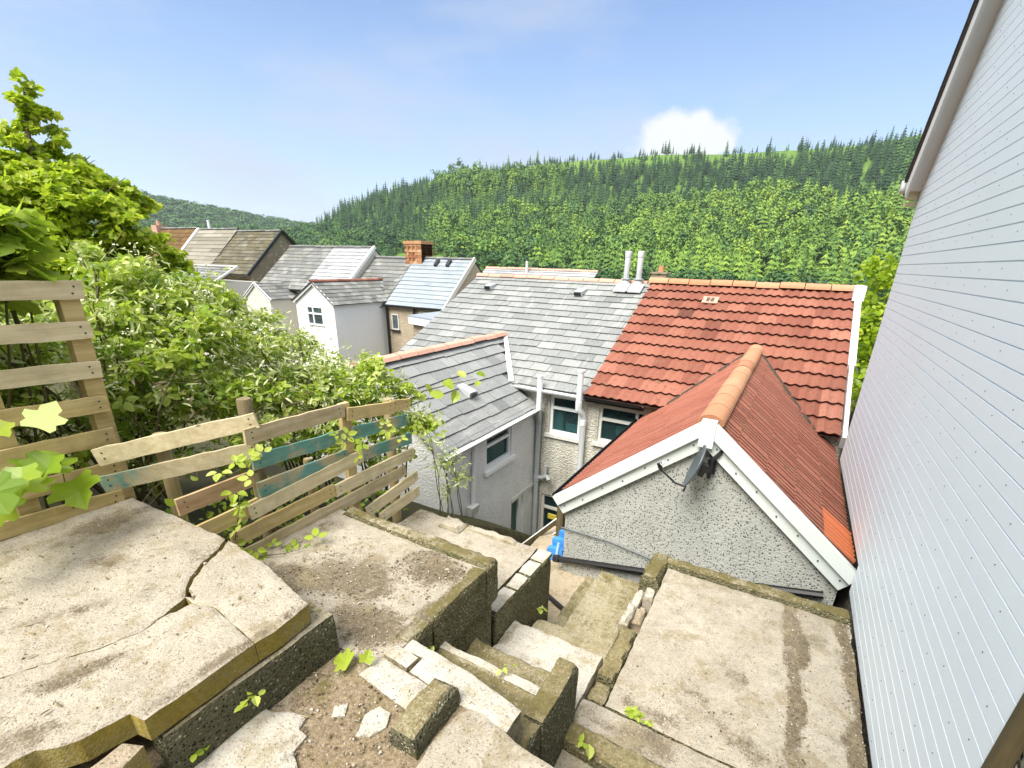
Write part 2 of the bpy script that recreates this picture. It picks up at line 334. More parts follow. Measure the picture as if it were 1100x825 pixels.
class MB:
    def __init__(s): s.v = []; s.f = []; s.t = []; s.mi = []; s.d = []; s.mo = []; s.sm = []
    def vert(s, p, d=0., mo=0.): s.v.append(tuple(p)); s.d.append(d); s.mo.append(mo); return len(s.v)-1
    def face(s, idx, t=.5, m=0, sm=False): s.f.append(tuple(idx)); s.t.append(t); s.mi.append(m); s.sm.append(sm)
    def poly(s, pts, t=.5, m=0): s.face([s.vert(p) for p in pts], t, m)
    def box(s, x0, x1, y0, y1, z0, z1, t=.5, m=0):
        s.obox((x0, y0, z0), (x1-x0, 0, 0), (0, y1-y0, 0), (0, 0, z1-z0), t, m)
    def obox(s, o, a, b, c, t=.5, m=0):
        o, a, b, c = map(Vector, (o, a, b, c))
        i = [s.vert(p) for p in (o, o+a, o+a+b, o+b, o+c, o+a+c, o+a+b+c, o+b+c)]
        fl = a.cross(b).dot(c) < 0
        for q in ((3, 2, 1, 0), (4, 5, 6, 7), (0, 1, 5, 4), (1, 2, 6, 5), (2, 3, 7, 6), (3, 0, 4, 7)):
            q = [i[k] for k in q]
            s.face(q[::-1] if fl else q, t, m)
        return s
    def beam(s, p, q, w, h, upv=(0, 0, 1), t=.5, m=0):      # bar from p to q (centre line), w sideways, h along upv
        p, q = Vector(p), Vector(q); d = q-p; u = Vector(upv); sd_ = d.cross(u).normalized(); u = sd_.cross(d).normalized()
        return s.obox(p-sd_*w/2-u*h/2, d, sd_*w, u*h, t, m)
    def prism(s, pts, ext, t=.5, m=0):                       # planar polygon pushed along ext
        e = Vector(ext); a = [s.vert(p) for p in pts]; b = [s.vert(Vector(p)+e) for p in pts]; k = len(pts)
        nrm = Vector((0, 0, 0))
        for i in range(k): nrm += Vector(pts[i]).cross(Vector(pts[(i+1) % k]))
        fl = nrm.dot(e) > 0
        s.face(a[::-1] if fl else a, t, m); s.face(b if fl else b[::-1], t, m)
        for i in range(k):
            j = (i+1) % k; q = [a[i], a[j], b[j], b[i]]
            s.face(q if fl else q[::-1], t, m)
        return s
    def tube(s, pts, rad, nn=8, t=.5, m=0, cap=True):
        pts = [Vector(p) for p in pts]
        if not hasattr(rad, '__len__'): rad = [rad]*len(pts)
        rings = []; ref = Vector((.31, .17, .93))
        for i, p in enumerate(pts):
            d = (pts[min(i+1, len(pts)-1)]-pts[max(i-1, 0)]).normalized()
            a = d.cross(ref)
            if a.length < 1e-3: a = d.cross(Vector((1, 0, 0)))
            a.normalize(); b = d.cross(a)
            rings.append([s.vert(p+(a*math.cos(k*2*math.pi/nn)+b*math.sin(k*2*math.pi/nn))*rad[i]) for k in range(nn)])
        for i in range(len(rings)-1):
            for k in range(nn):
                s.face((rings[i][k], rings[i][(k+1) % nn], rings[i+1][(k+1) % nn], rings[i+1][k]), t, m, True)
        if cap: s.face([s.vert(s.v[k]) for k in rings[0][::-1]], t, m); s.face([s.vert(s.v[k]) for k in rings[-1]], t, m)
        return s
    def block(s, x0, x1, y0, y1, z0, z1, step=.07, jit=.006, chip=.018, seed=0, dirt=None, moss=None, top=0, side=1):
        nx, ny, nz_ = (max(1, min(160, round(abs(b-a)/step))) for a, b in ((x0, x1), (y0, y1), (z0, z1)))
        nz_ = min(nz_, 24); idx = {}
        def V(i, j, k):
            if (i, j, k) in idx: return idx[i, j, k]
            p = Vector((x0+(x1-x0)*i/nx, y0+(y1-y0)*j/ny, z0+(z1-z0)*k/nz_))
            ex = (i in (0, nx))+(j in (0, ny))+(k in (0, nz_))
            q = p*6+Vector((seed*7.3, seed*3.1, 0)); p = p+mn.noise_vector(q)*jit+mn.noise_vector(q*4)*jit*.5
            if ex >= 2 and k == nz_:
                c = chip*(max(0, mn.noise(q*1.7)+.25)+.25); c2 = c*(1+max(0, mn.noise(q*5)))
                p.z -= c2*.7
                if i == 0: p.x += c2
                if i == nx: p.x -= c2
                if j == 0: p.y += c2
                if j == ny: p.y -= c2
            d = dirt(p.x, p.y) if (dirt and k == nz_) else 0.; mo = moss(p.x, p.y) if moss else 0.
            idx[i, j, k] = s.vert(p, d, mo); return idx[i, j, k]
        for i in range(nx):
            for j in range(ny):
                s.face((V(i, j, nz_), V(i+1, j, nz_), V(i+1, j+1, nz_), V(i, j+1, nz_)), .5, top, True)
        for k in range(nz_):
            for i in range(nx):
                s.face((V(i, 0, k), V(i+1, 0, k), V(i+1, 0, k+1), V(i, 0, k+1)), .5, side, True)
                s.face((V(i+1, ny, k), V(i, ny, k), V(i, ny, k+1), V(i+1, ny, k+1)), .5, side, True)
            for j in range(ny):
                s.face((V(0, j+1, k), V(0, j, k), V(0, j, k+1), V(0, j+1, k+1)), .5, side, True)
                s.face((V(nx, j, k), V(nx, j+1, k), V(nx, j+1, k+1), V(nx, j, k+1)), .5, side, True)
        return s
    def plate(s, poly, z0, z1, step=.06, jit=.008, seed=0, dirt=None, moss=None, side=0, grid=.03, tilt=(0, 0), bev=.006):
        """slab of irregular outline: fine grid top inside a ragged edge"""
        pts = []
        for i in range(len(poly)):
            a, b = Vector(poly[i]).to_2d(), Vector(poly[(i+1) % len(poly)]).to_2d(); k = max(1, int((b-a).length/step))
            for q in range(k):
                p = a+(b-a)*q/k; nv = mn.noise_vector(Vector((p.x*9+seed*5, p.y*9, seed*1.7)))*jit+mn.noise_vector(Vector((p.x*37+seed*5, p.y*37, seed)))*jit*.5
                pts.append((p.x+nv.x, p.y+nv.y))
        import bmesh
        bm = bmesh.new(); vs = [bm.verts.new((x, y, 0)) for x, y in pts]; f = bm.faces.new(vs)
        xs = [p[0] for p in pts]; ys = [p[1] for p in pts]
        for ax, lo, hi in ((0, min(xs), max(xs)), (1, min(ys), max(ys))):
            c = lo+grid
            while c < hi:
                no = (1, 0, 0) if ax == 0 else (0, 1, 0)
                bmesh.ops.bisect_plane(bm, geom=bm.verts[:]+bm.edges[:]+bm.faces[:], plane_co=(c, 0, 0) if ax == 0 else (0, c, 0), plane_no=no, dist=1e-5)
                c += grid
        if f.normal.z < 0 or sum((bm.faces[:] and [ff.calc_area()*(1 if ff.normal.z > 0 else -1) for ff in bm.faces]) or [0]) < 0:
            bmesh.ops.reverse_faces(bm, faces=bm.faces[:])
        bm.verts.index_update(); off = len(s.v)
        bnd = {v for e in bm.edges if e.is_boundary for v in e.verts}
        def H(x, y): return z1+tilt[0]*x+tilt[1]*y+mn.noise(Vector((x*7+seed, y*7, seed)))*.006+mn.noise(Vector((x*31, y*31, seed)))*.0025
        for v in bm.verts:
            x, y = v.co.x, v.co.y
            s.vert((x, y, H(x, y)-(bev*(1+mn.noise(Vector((x*20, y*20, 3)))) if v in bnd else 0)), dirt(x, y) if dirt else 0., moss(x, y) if moss else 0.)
        for ff in bm.faces: s.face([off+v.index for v in ff.verts], .5, 0, True)
        low = {}
        for e in bm.edges:
            if e.is_boundary:
                l = e.link_loops[0]; a, b = l.vert, l.link_loop_next.vert
                for v in (a, b):
                    if v not in low: low[v] = s.vert((v.co.x, v.co.y, z0), 0, moss(v.co.x, v.co.y) if moss else 0)
                s.face((off+a.index, low[a], low[b], off+b.index), .5, side)
        bm.free(); return s
    def build(s, name, mats, parent=None, base=True):
        if not isinstance(mats, (list, tuple)): mats = [mats]
        v = np.array(s.v, float)
        if parent is not None: off = WL[parent.name]
        elif base: off = Vector(((v[:, 0].min()+v[:, 0].max())/2, (v[:, 1].min()+v[:, 1].max())/2, v[:, 2].min()))
        else: off = Vector((0, 0, 0))
        v = v-np.array(off)
        me = bpy.data.meshes.new(name); me.from_pydata(v.tolist(), [], s.f)
        for m_ in mats: me.materials.append(m_)
        me.polygons.foreach_set('material_index', s.mi); me.polygons.foreach_set('use_smooth', s.sm)
        a = me.attributes.new('tint', 'FLOAT', 'FACE'); a.data.foreach_set('value', s.t)
        if any(s.d): a = me.attributes.new('dirt', 'FLOAT', 'POINT'); a.data.foreach_set('value', s.d)
        if any(s.mo): a = me.attributes.new('moss', 'FLOAT', 'POINT'); a.data.foreach_set('value', s.mo)
        me.update()
        if any(s.sm): me.set_sharp_from_angle(angle=R(38))
        return _link(name, me, parent, off)

def np_mesh(name, V, F, tint, m, parent=None, smooth=False, origin=True):
    """V (n,3), F (k,3|4) ints, tint (k,)"""
    V = np.asarray(V, float); F = np.asarray(F, np.int32); k, q = F.shape
    if parent is not None: off = WL[parent.name]
    elif origin: off = Vector(((V[:, 0].min()+V[:, 0].max())/2, (V[:, 1].min()+V[:, 1].max())/2, V[:, 2].min()))
    else: off = Vector((0, 0, 0))
    me = bpy.data.meshes.new(name); me.vertices.add(len(V)); me.vertices.foreach_set('co', (V-np.array(off)).ravel())
    me.loops.add(k*q); me.loops.foreach_set('vertex_index', F.ravel())
    me.polygons.add(k); me.polygons.foreach_set('loop_start', np.arange(0, k*q, q, dtype=np.int32))
    try: me.polygons.foreach_set('loop_total', np.full(k, q, dtype=np.int32))
    except Exception: pass
    me.polygons.foreach_set('use_smooth', np.full(k, smooth))
    me.materials.append(m); a = me.attributes.new('tint', 'FLOAT', 'FACE'); a.data.foreach_set('value', np.asarray(tint, np.float32))
    me.update(calc_edges=True); me.validate()
    return _link(name, me, parent, off)

# ------------------------------------------------------------------ leaves
def fan(outline, centre=(0, .45, 0)):
    V = [centre]+list(outline); k = len(outline)
    return np.array(V, float), np.array([(0, i+1, (i+1) % k+1) for i in range(k)])
OV = fan([(0, 0, 0), (.28, .22, .05), (.33, .5, .07), (.2, .8, .03), (0, 1, -.06), (-.2, .8, .03), (-.33, .5, .07), (-.28, .22, .05)], (0, .5, -.03))
_h = [(.20, .03, .02), (.42, -.02, .05), (.52, .12, .06), (.44, .26, .05), (.62, .38, .07), (.64, .56, .05), (.44, .58, .04), (.29, .62, .03), (.33, .80, .03), (.17, .93, .0)]
SY = fan([(0, .05, 0)]+_h+[(0, 1.08, -.06)]+[(-x, y, z) for x, y, z in _h[::-1]], (0, .40, -.05))
NA = fan([(0, 0, 0), (.11, .3, .03), (.09, .7, .02), (0, 1, -.05), (-.09, .7, .02), (-.11, .3, .03)], (0, .5, -.01))
TRI_V, TRI_F = [], []
for k, (ang, sc) in enumerate(((0, 1.), (72, .85), (-72, .85))):
    c, s_ = math.cos(R(ang)), math.sin(R(ang)); v = OV[0]*sc*.62; v = v.copy(); v[:, 1] += .12
    TRI_V.append(np.stack([v[:, 0]*c+v[:, 1]*s_, -v[:, 0]*s_+v[:, 1]*c, v[:, 2]], 1)); TRI_F.append(OV[1]+k*len(OV[0]))
TRI = (np.concatenate(TRI_V), np.concatenate(TRI_F))

def unit(a): return a/np.maximum(np.linalg.norm(a, axis=1, keepdims=True), 1e-6)
def scatter(tpl, P, Nrm, size, tint, droop=.3):
    """one template leaf at each point P, facing Nrm"""
    tv, tf = tpl; k = len(P); Nrm = unit(Nrm)
    ax = rng.normal(size=(k, 3)); ax[:, 2] -= droop; ax = ax-(ax*Nrm).sum(1, keepdims=True)*Nrm; ax = unit(ax)
    bx = np.cross(ax, Nrm)
    curl = 1+rng.normal(size=(k, 1))*1.2
    L = (tv[None, :, 0, None]*bx[:, None]+tv[None, :, 1, None]*ax[:, None]+tv[None, :, 2, None]*curl[:, :, None]*Nrm[:, None])*np.asarray(size)[:, None, None]+P[:, None]
    V = L.reshape(-1, 3); F = (tf[None]+(np.arange(k)*len(tv))[:, None, None]).reshape(-1, tf.shape[1])
    return V, F, np.repeat(tint, len(tf))
def join(parts):
    V, F, T, o = [], [], [], 0
    for v, f, t in parts: V.append(v); F.append(f+o); T.append(t); o += len(v)
    return np.concatenate(V), np.concatenate(F), np.concatenate(T)
def clump_points(cl, dens, flat=.75, shell=.45):
    P, Nn, hz = [], [], []
    for x, y, z, r in cl:
        k = max(6, int(dens*r*r)); d = unit(rng.normal(size=(k, 3)))
        rr = r*(shell+(1.12-shell)*rng.random((k, 1))**.6)
        rr *= 1+.22*np.sin(d[:, :1]*5+x*9)+.18*np.sin(d[:, 1:2]*7+y*9)
        p = d*rr*np.array([1, 1, flat]); P.append(p+np.array([x, y, z])); Nn.append(d); hz.append(rr[:, 0]/r)
    return np.concatenate(P), np.concatenate(Nn), np.concatenate(hz)
def foliage(name, cl, tpl, dens, size, m, parent, upw=.9, outw=.6, rndw=.7, flat=.75, shell=.45, base=.5, var=.22, droop=.3, keep=None):
    P, d, hz = clump_points(cl, dens, flat, shell)
    if keep is not None:
        ok = keep(P); P, d, hz = P[ok], d[ok], hz[ok]
    Nn = d*outw+np.array([0, 0, upw])+rng.normal(size=d.shape)*rndw
    t = np.clip(base+rng.normal(size=len(P))*var, 0, 1)
    V, F, T = scatter(tpl, P, Nn, size*(.6+.7*rng.random(len(P))), t, droop)
    return np_mesh(name, V, F, T, m, parent)
def sprays(cl, k=7, flat=.5, rs=.5, seed=1):
    g = np.random.default_rng(seed); o = []
    for x, y, z, r in cl:
        for _ in range(k):
            d = g.normal(size=3); d /= np.linalg.norm(d); q = r*(.45+.55*g.random())
            o.append((x+d[0]*q, y+d[1]*q, z+d[2]*q*.8, r*rs*(.6+.6*g.random())))
    return o
def stems(name, root, cl, m, parent, r0=.012, sag=.1, nn=5):
    mb = MB(); rx = Vector(root)
    for x, y, z, r in cl:
        b = rx+Vector((random.uniform(-.25, .25), random.uniform(-.25, .25), 0)); e = Vector((x, y, z+r*.5))
        mid = b.lerp(e, .5)+Vector((random.uniform(-.1, .1), random.uniform(-.1, .1), sag))
        pts = [b, b.lerp(mid, .5)+Vector((0, 0, sag*.4)), mid, mid.lerp(e, .5)+Vector((0, 0, sag*.2)), e]
        mb.tube(pts, [r0, r0*.9, r0*.75, r0*.6, r0*.3], nn)
        for _ in range(4):
            d = Vector((random.gauss(0, 1), random.gauss(0, 1), random.gauss(.3, .8))).normalized()*r*.95
            mb.tube([mid.lerp(e, .7), Vector((x, y, z))+d*.5, Vector((x, y, z))+d], [r0*.5, r0*.35, r0*.15], 4, cap=False)
    return mb.build(name, m, parent)

# ------------------------------------------------------------------ terrain
SKYL = [(-180, .0), (-75, .02), (-62, .026), (-57.0, .03), (-54.4, .036), (-50.5, .051), (-48.5, .074), (-45.2, .104), (-40.4, .127), (-35.5, .146), (-29.7, .161), (-22.0, .175),
        (-16.4, .178), (-12.8, .178), (-7.7, .178), (-2.9, .179), (2.1, .187), (6.5, .192), (12, .195), (40, .17), (75, .10), (110, .0), (180, .0)]
_sa = np.array([a for a, b in SKYL]); _sb = np.array([b for a, b in SKYL])
R0, R1 = 120., 520.
def smooth(a, b, x): t = np.clip((x-a)/(b-a), 0, 1); return t*t*(3-2*t)
def terrain(X, Y):
    X, Y = np.asarray(X, float), np.asarray(Y, float)
    r = np.hypot(X, Y); az = np.degrees(np.arctan2(X, Y))
    yp = np.clip(Y, 0, 9)
    zl = -1.6-.2*yp-.04*yp*yp; zr = np.maximum(-2.05-.55*yp, -6.4)
    z = zl+(zr-zl)*smooth(-3.12, -2.95, X)
    z = np.where(Y < 0, z-Y*.12, z)
    z = np.where(X < -2.9, z, z)
    zf = -6.3-np.clip(r-14, 0, 106)*.075
    z = z+(zf-z)*smooth(8, 13, np.hypot(X*.75, np.maximum(Y, 0)))*(Y > -.01)
    back = smooth(-2, -30, Y)*14
    z = z+back*(r < 2500)
    tp = np.interp(az, _sa, _sb); e = -.12+(tp+.12)*np.clip((r-R0)/(R1-R0), 0, 1)
    zh = r*e; bump = 3*np.sin(X*.021+1)*np.cos(Y*.017)+1.5*np.sin(X*.05)*np.sin(Y*.043+.7)
    zh = zh+bump*smooth(R0, 260, r)
    hill = smooth(100, 135, r)*(smooth(-120, -88, az)*(1-smooth(95, 120, az)))
    z = z+(zh-z)*hill
    top = np.interp(az, _sa, _sb)*R1
    z = np.where((r > R1) & (hill > .5), zh*0+top+bump-(r-R1)*.06, z)
    return z
def make_ground():
    rad = np.concatenate([np.linspace(.2, 12, 60), np.geomspace(12.5, 100, 36), np.linspace(105, 540, 60), np.geomspace(570, 3000, 10)])
    az = np.radians(np.concatenate([np.arange(-180, -80, 5), np.arange(-80, 30, .9), np.arange(30, 180, 5)]))
    A, Rr = np.meshgrid(az, rad); X, Y = Rr*np.sin(A), Rr*np.cos(A); Z = terrain(X, Y)
    V = np.stack([X, Y, Z], -1).reshape(-1, 3); na = len(az); nr = len(rad)
    i, j = np.meshgrid(np.arange(nr-1), np.arange(na), indexing='ij'); j2 = (j+1) % na
    F = np.stack([i*na+j, i*na+j2, (i+1)*na+j2, (i+1)*na+j], -1).reshape(-1, 4)[:, ::-1]
    o = np_mesh('ground', V, F, np.full(len(F), .5), M['ground'], None, True, False); o['kind'] = 'structure'
make_ground()
FAR = [(-100, .075), (-70.7, .079), (-65.6, .074), (-63.4, .067), (-60.6, .060), (-58.4, .056), (-55.7, .049), (-51.9, .040), (-47, .02), (-40, -.02)]
def far_z(az, r): return r*np.interp(az, [a for a, b in FAR], [b for a, b in FAR])*smooth(700, 1150, r)-12*(1-smooth(700, 1150, r))
def far_hill():
    rad = np.linspace(700, 1400, 24); az = np.radians(np.arange(-100, -39, 1.))
    A, Rr = np.meshgrid(az, rad); Z = far_z(np.degrees(A), Rr)
    Z = np.where(Rr > 1150, far_z(np.degrees(A), Rr*0+1150)-(Rr-1150)*.1, Z)
    V = np.stack([Rr*np.sin(A), Rr*np.cos(A), Z], -1).reshape(-1, 3); na = len(az)
    i, j = np.meshgrid(np.arange(len(rad)-1), np.arange(na-1), indexing='ij')
    F = np.stack([i*na+j, (i+1)*na+j, (i+1)*na+j+1, i*na+j+1], -1).reshape(-1, 4)
    o = np_mesh('far_hill', V, F, np.full(len(F), .5), M['ground'], None, True, False); o['kind'] = 'structure'
far_hill()

# ------------------------------------------------------------------ far trees
def conifer(tiers, spikes, lean=.0, seed=0):
    g = np.random.default_rng(seed); V, F = [], []
    # trunk
    for k in range(4): V += [(.012*math.cos(k*1.57), .012*math.sin(k*1.57), -.02), (.006*math.cos(k*1.57), .006*math.sin(k*1.57), .95)]
    for k in range(4): a, b = k*2, ((k+1) % 4)*2; F += [(a, b, a+1), (b, b+1, a+1)]
    for t in range(tiers):
        f = t/(tiers-1); z0 = .10+.78*f; rr = .20*(1-f)**.8+.022; apex = len(V); V.append((g.normal()*.006, g.normal()*.006, z0+.16*(1-f*.35)))
        ph = g.random()*6
        for k in range(spikes):
            a = ph+k*2*math.pi/spikes+g.normal()*.1; q = rr*(.72+.5*g.random())
            V.append((q*math.cos(a), q*math.sin(a), z0-.035*(1-f)+g.normal()*.012))
            a2 = a+math.pi/spikes; q2 = rr*(.34+.2*g.random()); V.append((q2*math.cos(a2), q2*math.sin(a2), z0+.035+g.normal()*.008))
        k2 = spikes*2
        for k in range(k2): F.append((apex, apex+1+k, apex+1+(k+1) % k2))
    return np.array(V), np.array(F)
def broadleaf(seed=0, cards=150):
    g = np.random.default_rng(seed); V, F = [], []
    lobes = [(g.normal()*.16, g.normal()*.16, .42+g.random()*.4, .16+.12*g.random()) for _ in range(7)]
    for k in range(4): V += [(.02*math.cos(k*1.57), .02*math.sin(k*1.57), -.02), (.01*math.cos(k*1.57), .01*math.sin(k*1.57), .6)]
    for k in range(4): a, b = k*2, ((k+1) % 4)*2; F += [(a, b, a+1), (b, b+1, a+1)]
    for _ in range(cards):
        x, y, z, r = lobes[g.integers(7)]; d = g.normal(size=3); d /= np.linalg.norm(d); d[2] = abs(d[2])*.8+d[2]*.2
        c = np.array([x, y, z])+d*r; nrm = d*.7+np.array([0, 0, .6])+g.normal(size=3)*.4; nrm /= np.linalg.norm(nrm)
        a = np.cross(nrm, g.normal(size=3)); a /= np.linalg.norm(a); b = np.cross(nrm, a); s = .036+.034*g.random(); o = len(V)
        for kk in range(5): V.append(tuple(c+(a*math.cos(kk*1.257)+b*math.sin(kk*1.257))*s*(.7+.6*g.random())))
        F += [(o, o+1, o+2), (o, o+2, o+3), (o, o+3, o+4)]
    return np.array(V), np.array(F)
CON = [conifer(7, 7, seed=i) for i in range(6)]
BRO = [broadleaf(i) for i in range(4)]
def place(kinds, pos, hgt, wid, tint, jit=.07):
    parts = []
    k = len(pos); which = rng.integers(len(kinds), size=k); rot = rng.random(k)*6.283
    for w, (tv, tf) in enumerate(kinds):
        s = np.where(which == w)[0]
        if not len(s): continue
        c, sn = np.cos(rot[s])[:, None], np.sin(rot[s])[:, None]; h = hgt[s][:, None]; wd = wid[s][:, None]
        X = (tv[None, :, 0]*c-tv[None, :, 1]*sn)*wd; Y = (tv[None, :, 0]*sn+tv[None, :, 1]*c)*wd; Z = tv[None, :, 2]*h
        lean = rng.normal(size=(len(s), 2))*.03
        V = np.stack([X+pos[s, 0:1]+Z*lean[:, :1], Y+pos[s, 1:2]+Z*lean[:, 1:], Z+pos[s, 2:3]], -1).reshape(-1, 3)
        F = (tf[None]+(np.arange(len(s))*len(tv))[:, None, None]).reshape(-1, 3)
        T = np.clip(tint[s][:, None]+rng.normal(size=(len(s), len(tf)))*jit, 0, 1).ravel()
        parts.append((V, F, T))
    return join(parts)
def lownoise(a, b): return np.array([mn.noise(Vector((x, y, 4.2))) for x, y in zip(a, b)])

nT = 9500
az = rng.uniform(-58, 24, nT); rr = np.sqrt(rng.random(nT)*((R1+8)**2-190**2)+190**2)
X = rr*np.sin(np.radians(az)); Y = rr*np.cos(np.radians(az)); Z = terrain(X, Y); el = Z/rr
tp = np.interp(az, _sa, _sb); wob = .012*lownoise(az*.25, rr*.012)
edge = np.interp(az, [-60, -50.6, -41.8, -31, -24, 30], [.09, .040, .014, -.028, -.05, -.05])   # lower margin of the plantation
keep = (el+wob > edge) & (el > -.05)
# meadow left of centre below the plantation stays open
u = (el-edge)/np.maximum(tp-edge, .01); w = el+wob*1.6
bright = np.where((az > -17+14*wob*20) & (w < .100), .73, 0)
bright = np.maximum(bright, np.where((az > -38.5) & (az < -25) & (w > .105) & (w < .148), .62, 0))
bright = np.maximum(bright, np.where((az > -40) & (az <= -17) & (w < .058+.0012*(az+40)), .62, 0))
bright = np.maximum(bright, np.where((az > -34) & (az <= -15) & (w >= .05) & (w < .107), .34, 0))
dark = np.where((az > -27) & (w > .100), .16, np.where(az < -39, .24, .32))
tint = np.where(bright > 0, bright, dark)+rng.normal(size=nT)*.13+lownoise(az*.9, rr*.035)*.16+lownoise(az*2.6+40, rr*.10)*.24
hgt = np.where(bright > .5, 13., 12.)*rng.uniform(.55, 1.3, nT)*np.where(u > .9, np.where(rng.random(nT) < .07, .95, .5), 1); wid = hgt*rng.uniform(.75, 1.3, nT)*np.where(bright > .5, 1.3, 1.05)
keep &= ~((u > .955) & (az > -24) & (lownoise(az*.8+9, rr*.02) > -.05) & (rng.random(nT) < .85))
ok = np.where(keep)[0]; order = ok[np.argsort(rr[ok])]
near, rest = order[:240], order[240:]
soft = (bright[rest] > .38) & (rng.random(len(rest)) < .42); hs, so_ = rest[~soft], rest[soft]
parts = [place(CON, np.stack([X, Y, Z], 1)[hs], hgt[hs], wid[hs], np.clip(tint[hs], .02, .98), .075), place(BRO, np.stack([X, Y, Z], 1)[so_], hgt[so_]*.95, hgt[so_]*.72, np.clip(tint[so_]-.05, .02, .98), .05)]
V, F, T = join(parts)
o = np_mesh('hillside_forest', V, F, T, M['conifer'], None, False, False); o['kind'] = 'stuff'
o['label'] = 'dense conifer plantation covering the hillside across the valley'; o['category'] = 'forest'
cm = []
for i, (tv, tf) in enumerate(CON):
    for q in range(3):
        me = bpy.data.meshes.new('conifer_tree'); me.from_pydata((tv*np.array([1, 1, 1])).tolist(), [], tf.tolist()); me.materials.append(M['conifer'])
        a = me.attributes.new('tint', 'FLOAT', 'FACE'); a.data.foreach_set('value', np.clip(.55+.15*q+rng.normal(size=len(tf))*.07, 0, 1).astype(np.float32)); cm.append(me)
for i in near:
    q = 0 if tint[i] < .6 else (1 if tint[i] < .78 else 2)
    o = bpy.data.objects.new('conifer_tree', cm[int(rng.integers(6))*3+q]); COL.objects.link(o)
    o.location = (X[i], Y[i], Z[i]); o.scale = (wid[i], wid[i], hgt[i]); o.rotation_euler = (0, 0, rng.random()*6.28)
    meta(o, 'green conifer in the lowest rows of the plantation just above the roofs', 'tree', 'conifers along the foot of the plantation')
# broadleaved band left of the plantation and scrub under it
nB = 4600
az = rng.uniform(-66, 16, nB); rr = np.sqrt(rng.random(nB)*(525**2-170**2)+170**2)
X = rr*np.sin(np.radians(az)); Y = rr*np.cos(np.radians(az)); Z = terrain(X, Y); el = Z/rr
edge = np.interp(az, [-60, -50.6, -41.8, -31, -24, 30], [.09, .040, .014, -.028, -.05, -.05])
lo = np.interp(az, [-60, -46, -42, -38, -31, 30], [-.06, -.03, .006, .000, -.06, -.06])
keep = (el < edge+.012) & (el > lo) & ((az < -43) | (el > edge-.006) | (az > -30))
ok = np.where(keep)[0]; hb = rng.uniform(6, 10, nB)
V, F, T = place(BRO, np.stack([X, Y, Z], 1)[ok], hb[ok], hb[ok]*1.1, np.clip(.42+rng.normal(size=len(ok))*.2, 0, 1), .12)
o = np_mesh('valley_woodland', V, F, T, M['broad'], None, False, False); o['kind'] = 'stuff'
o['label'] = 'rounded green woodland filling the valley side behind the far rooftops'; o['category'] = 'woodland'
nF = 2600
az = rng.uniform(-80, -44, nF); rr = np.sqrt(rng.random(nF)*(1160**2-820**2)+820**2)
X = rr*np.sin(np.radians(az)); Y = rr*np.cos(np.radians(az)); Z = far_z(az, rr); hb = rng.uniform(9, 17, nF)
V, F, T = place(BRO, np.stack([X, Y, Z], 1), hb, hb*1.5, np.clip(.5+rng.normal(size=nF)*.16, 0, 1), .1)
o = np_mesh('distant_woodland', V, F, T, M['broad'], None, False, False); o['kind'] = 'stuff'
o['label'] = 'hazy blue green woodland on the distant hill at the left'; o['category'] = 'woodland'
# ------------------------------------------------------------------ air between us and the hills
hz = NT('haze air'); hz.t.nodes.remove(hz.b); pv = hz.new('ShaderNodeVolumePrincipled'); pv.inputs['Density'].default_value = .00015; pv.inputs['Color'].default_value = (.80, .90, 1, 1); pv.inputs['Anisotropy'].default_value = .2
hz.link(pv.outputs[0], hz.t.nodes['Material Output'].inputs['Volume'])
mb_ = bpy.data.meshes.new('haze'); q_ = [(x, y, z) for z in (-140, 260) for x, y in ((-3100, -3100), (3100, -3100), (3100, 3100), (-3100, 3100))]
mb_.from_pydata(q_, [], [(3, 2, 1, 0), (4, 5, 6, 7), (0, 1, 5, 4), (1, 2, 6, 5), (2, 3, 7, 6), (3, 0, 4, 7)]); mb_.materials.append(hz.m)
ho = bpy.data.objects.new('haze', mb_); COL.objects.link(ho); ho['kind'] = 'stuff'; ho['label'] = 'faint blue haze over the valley'; ho['category'] = 'haze'

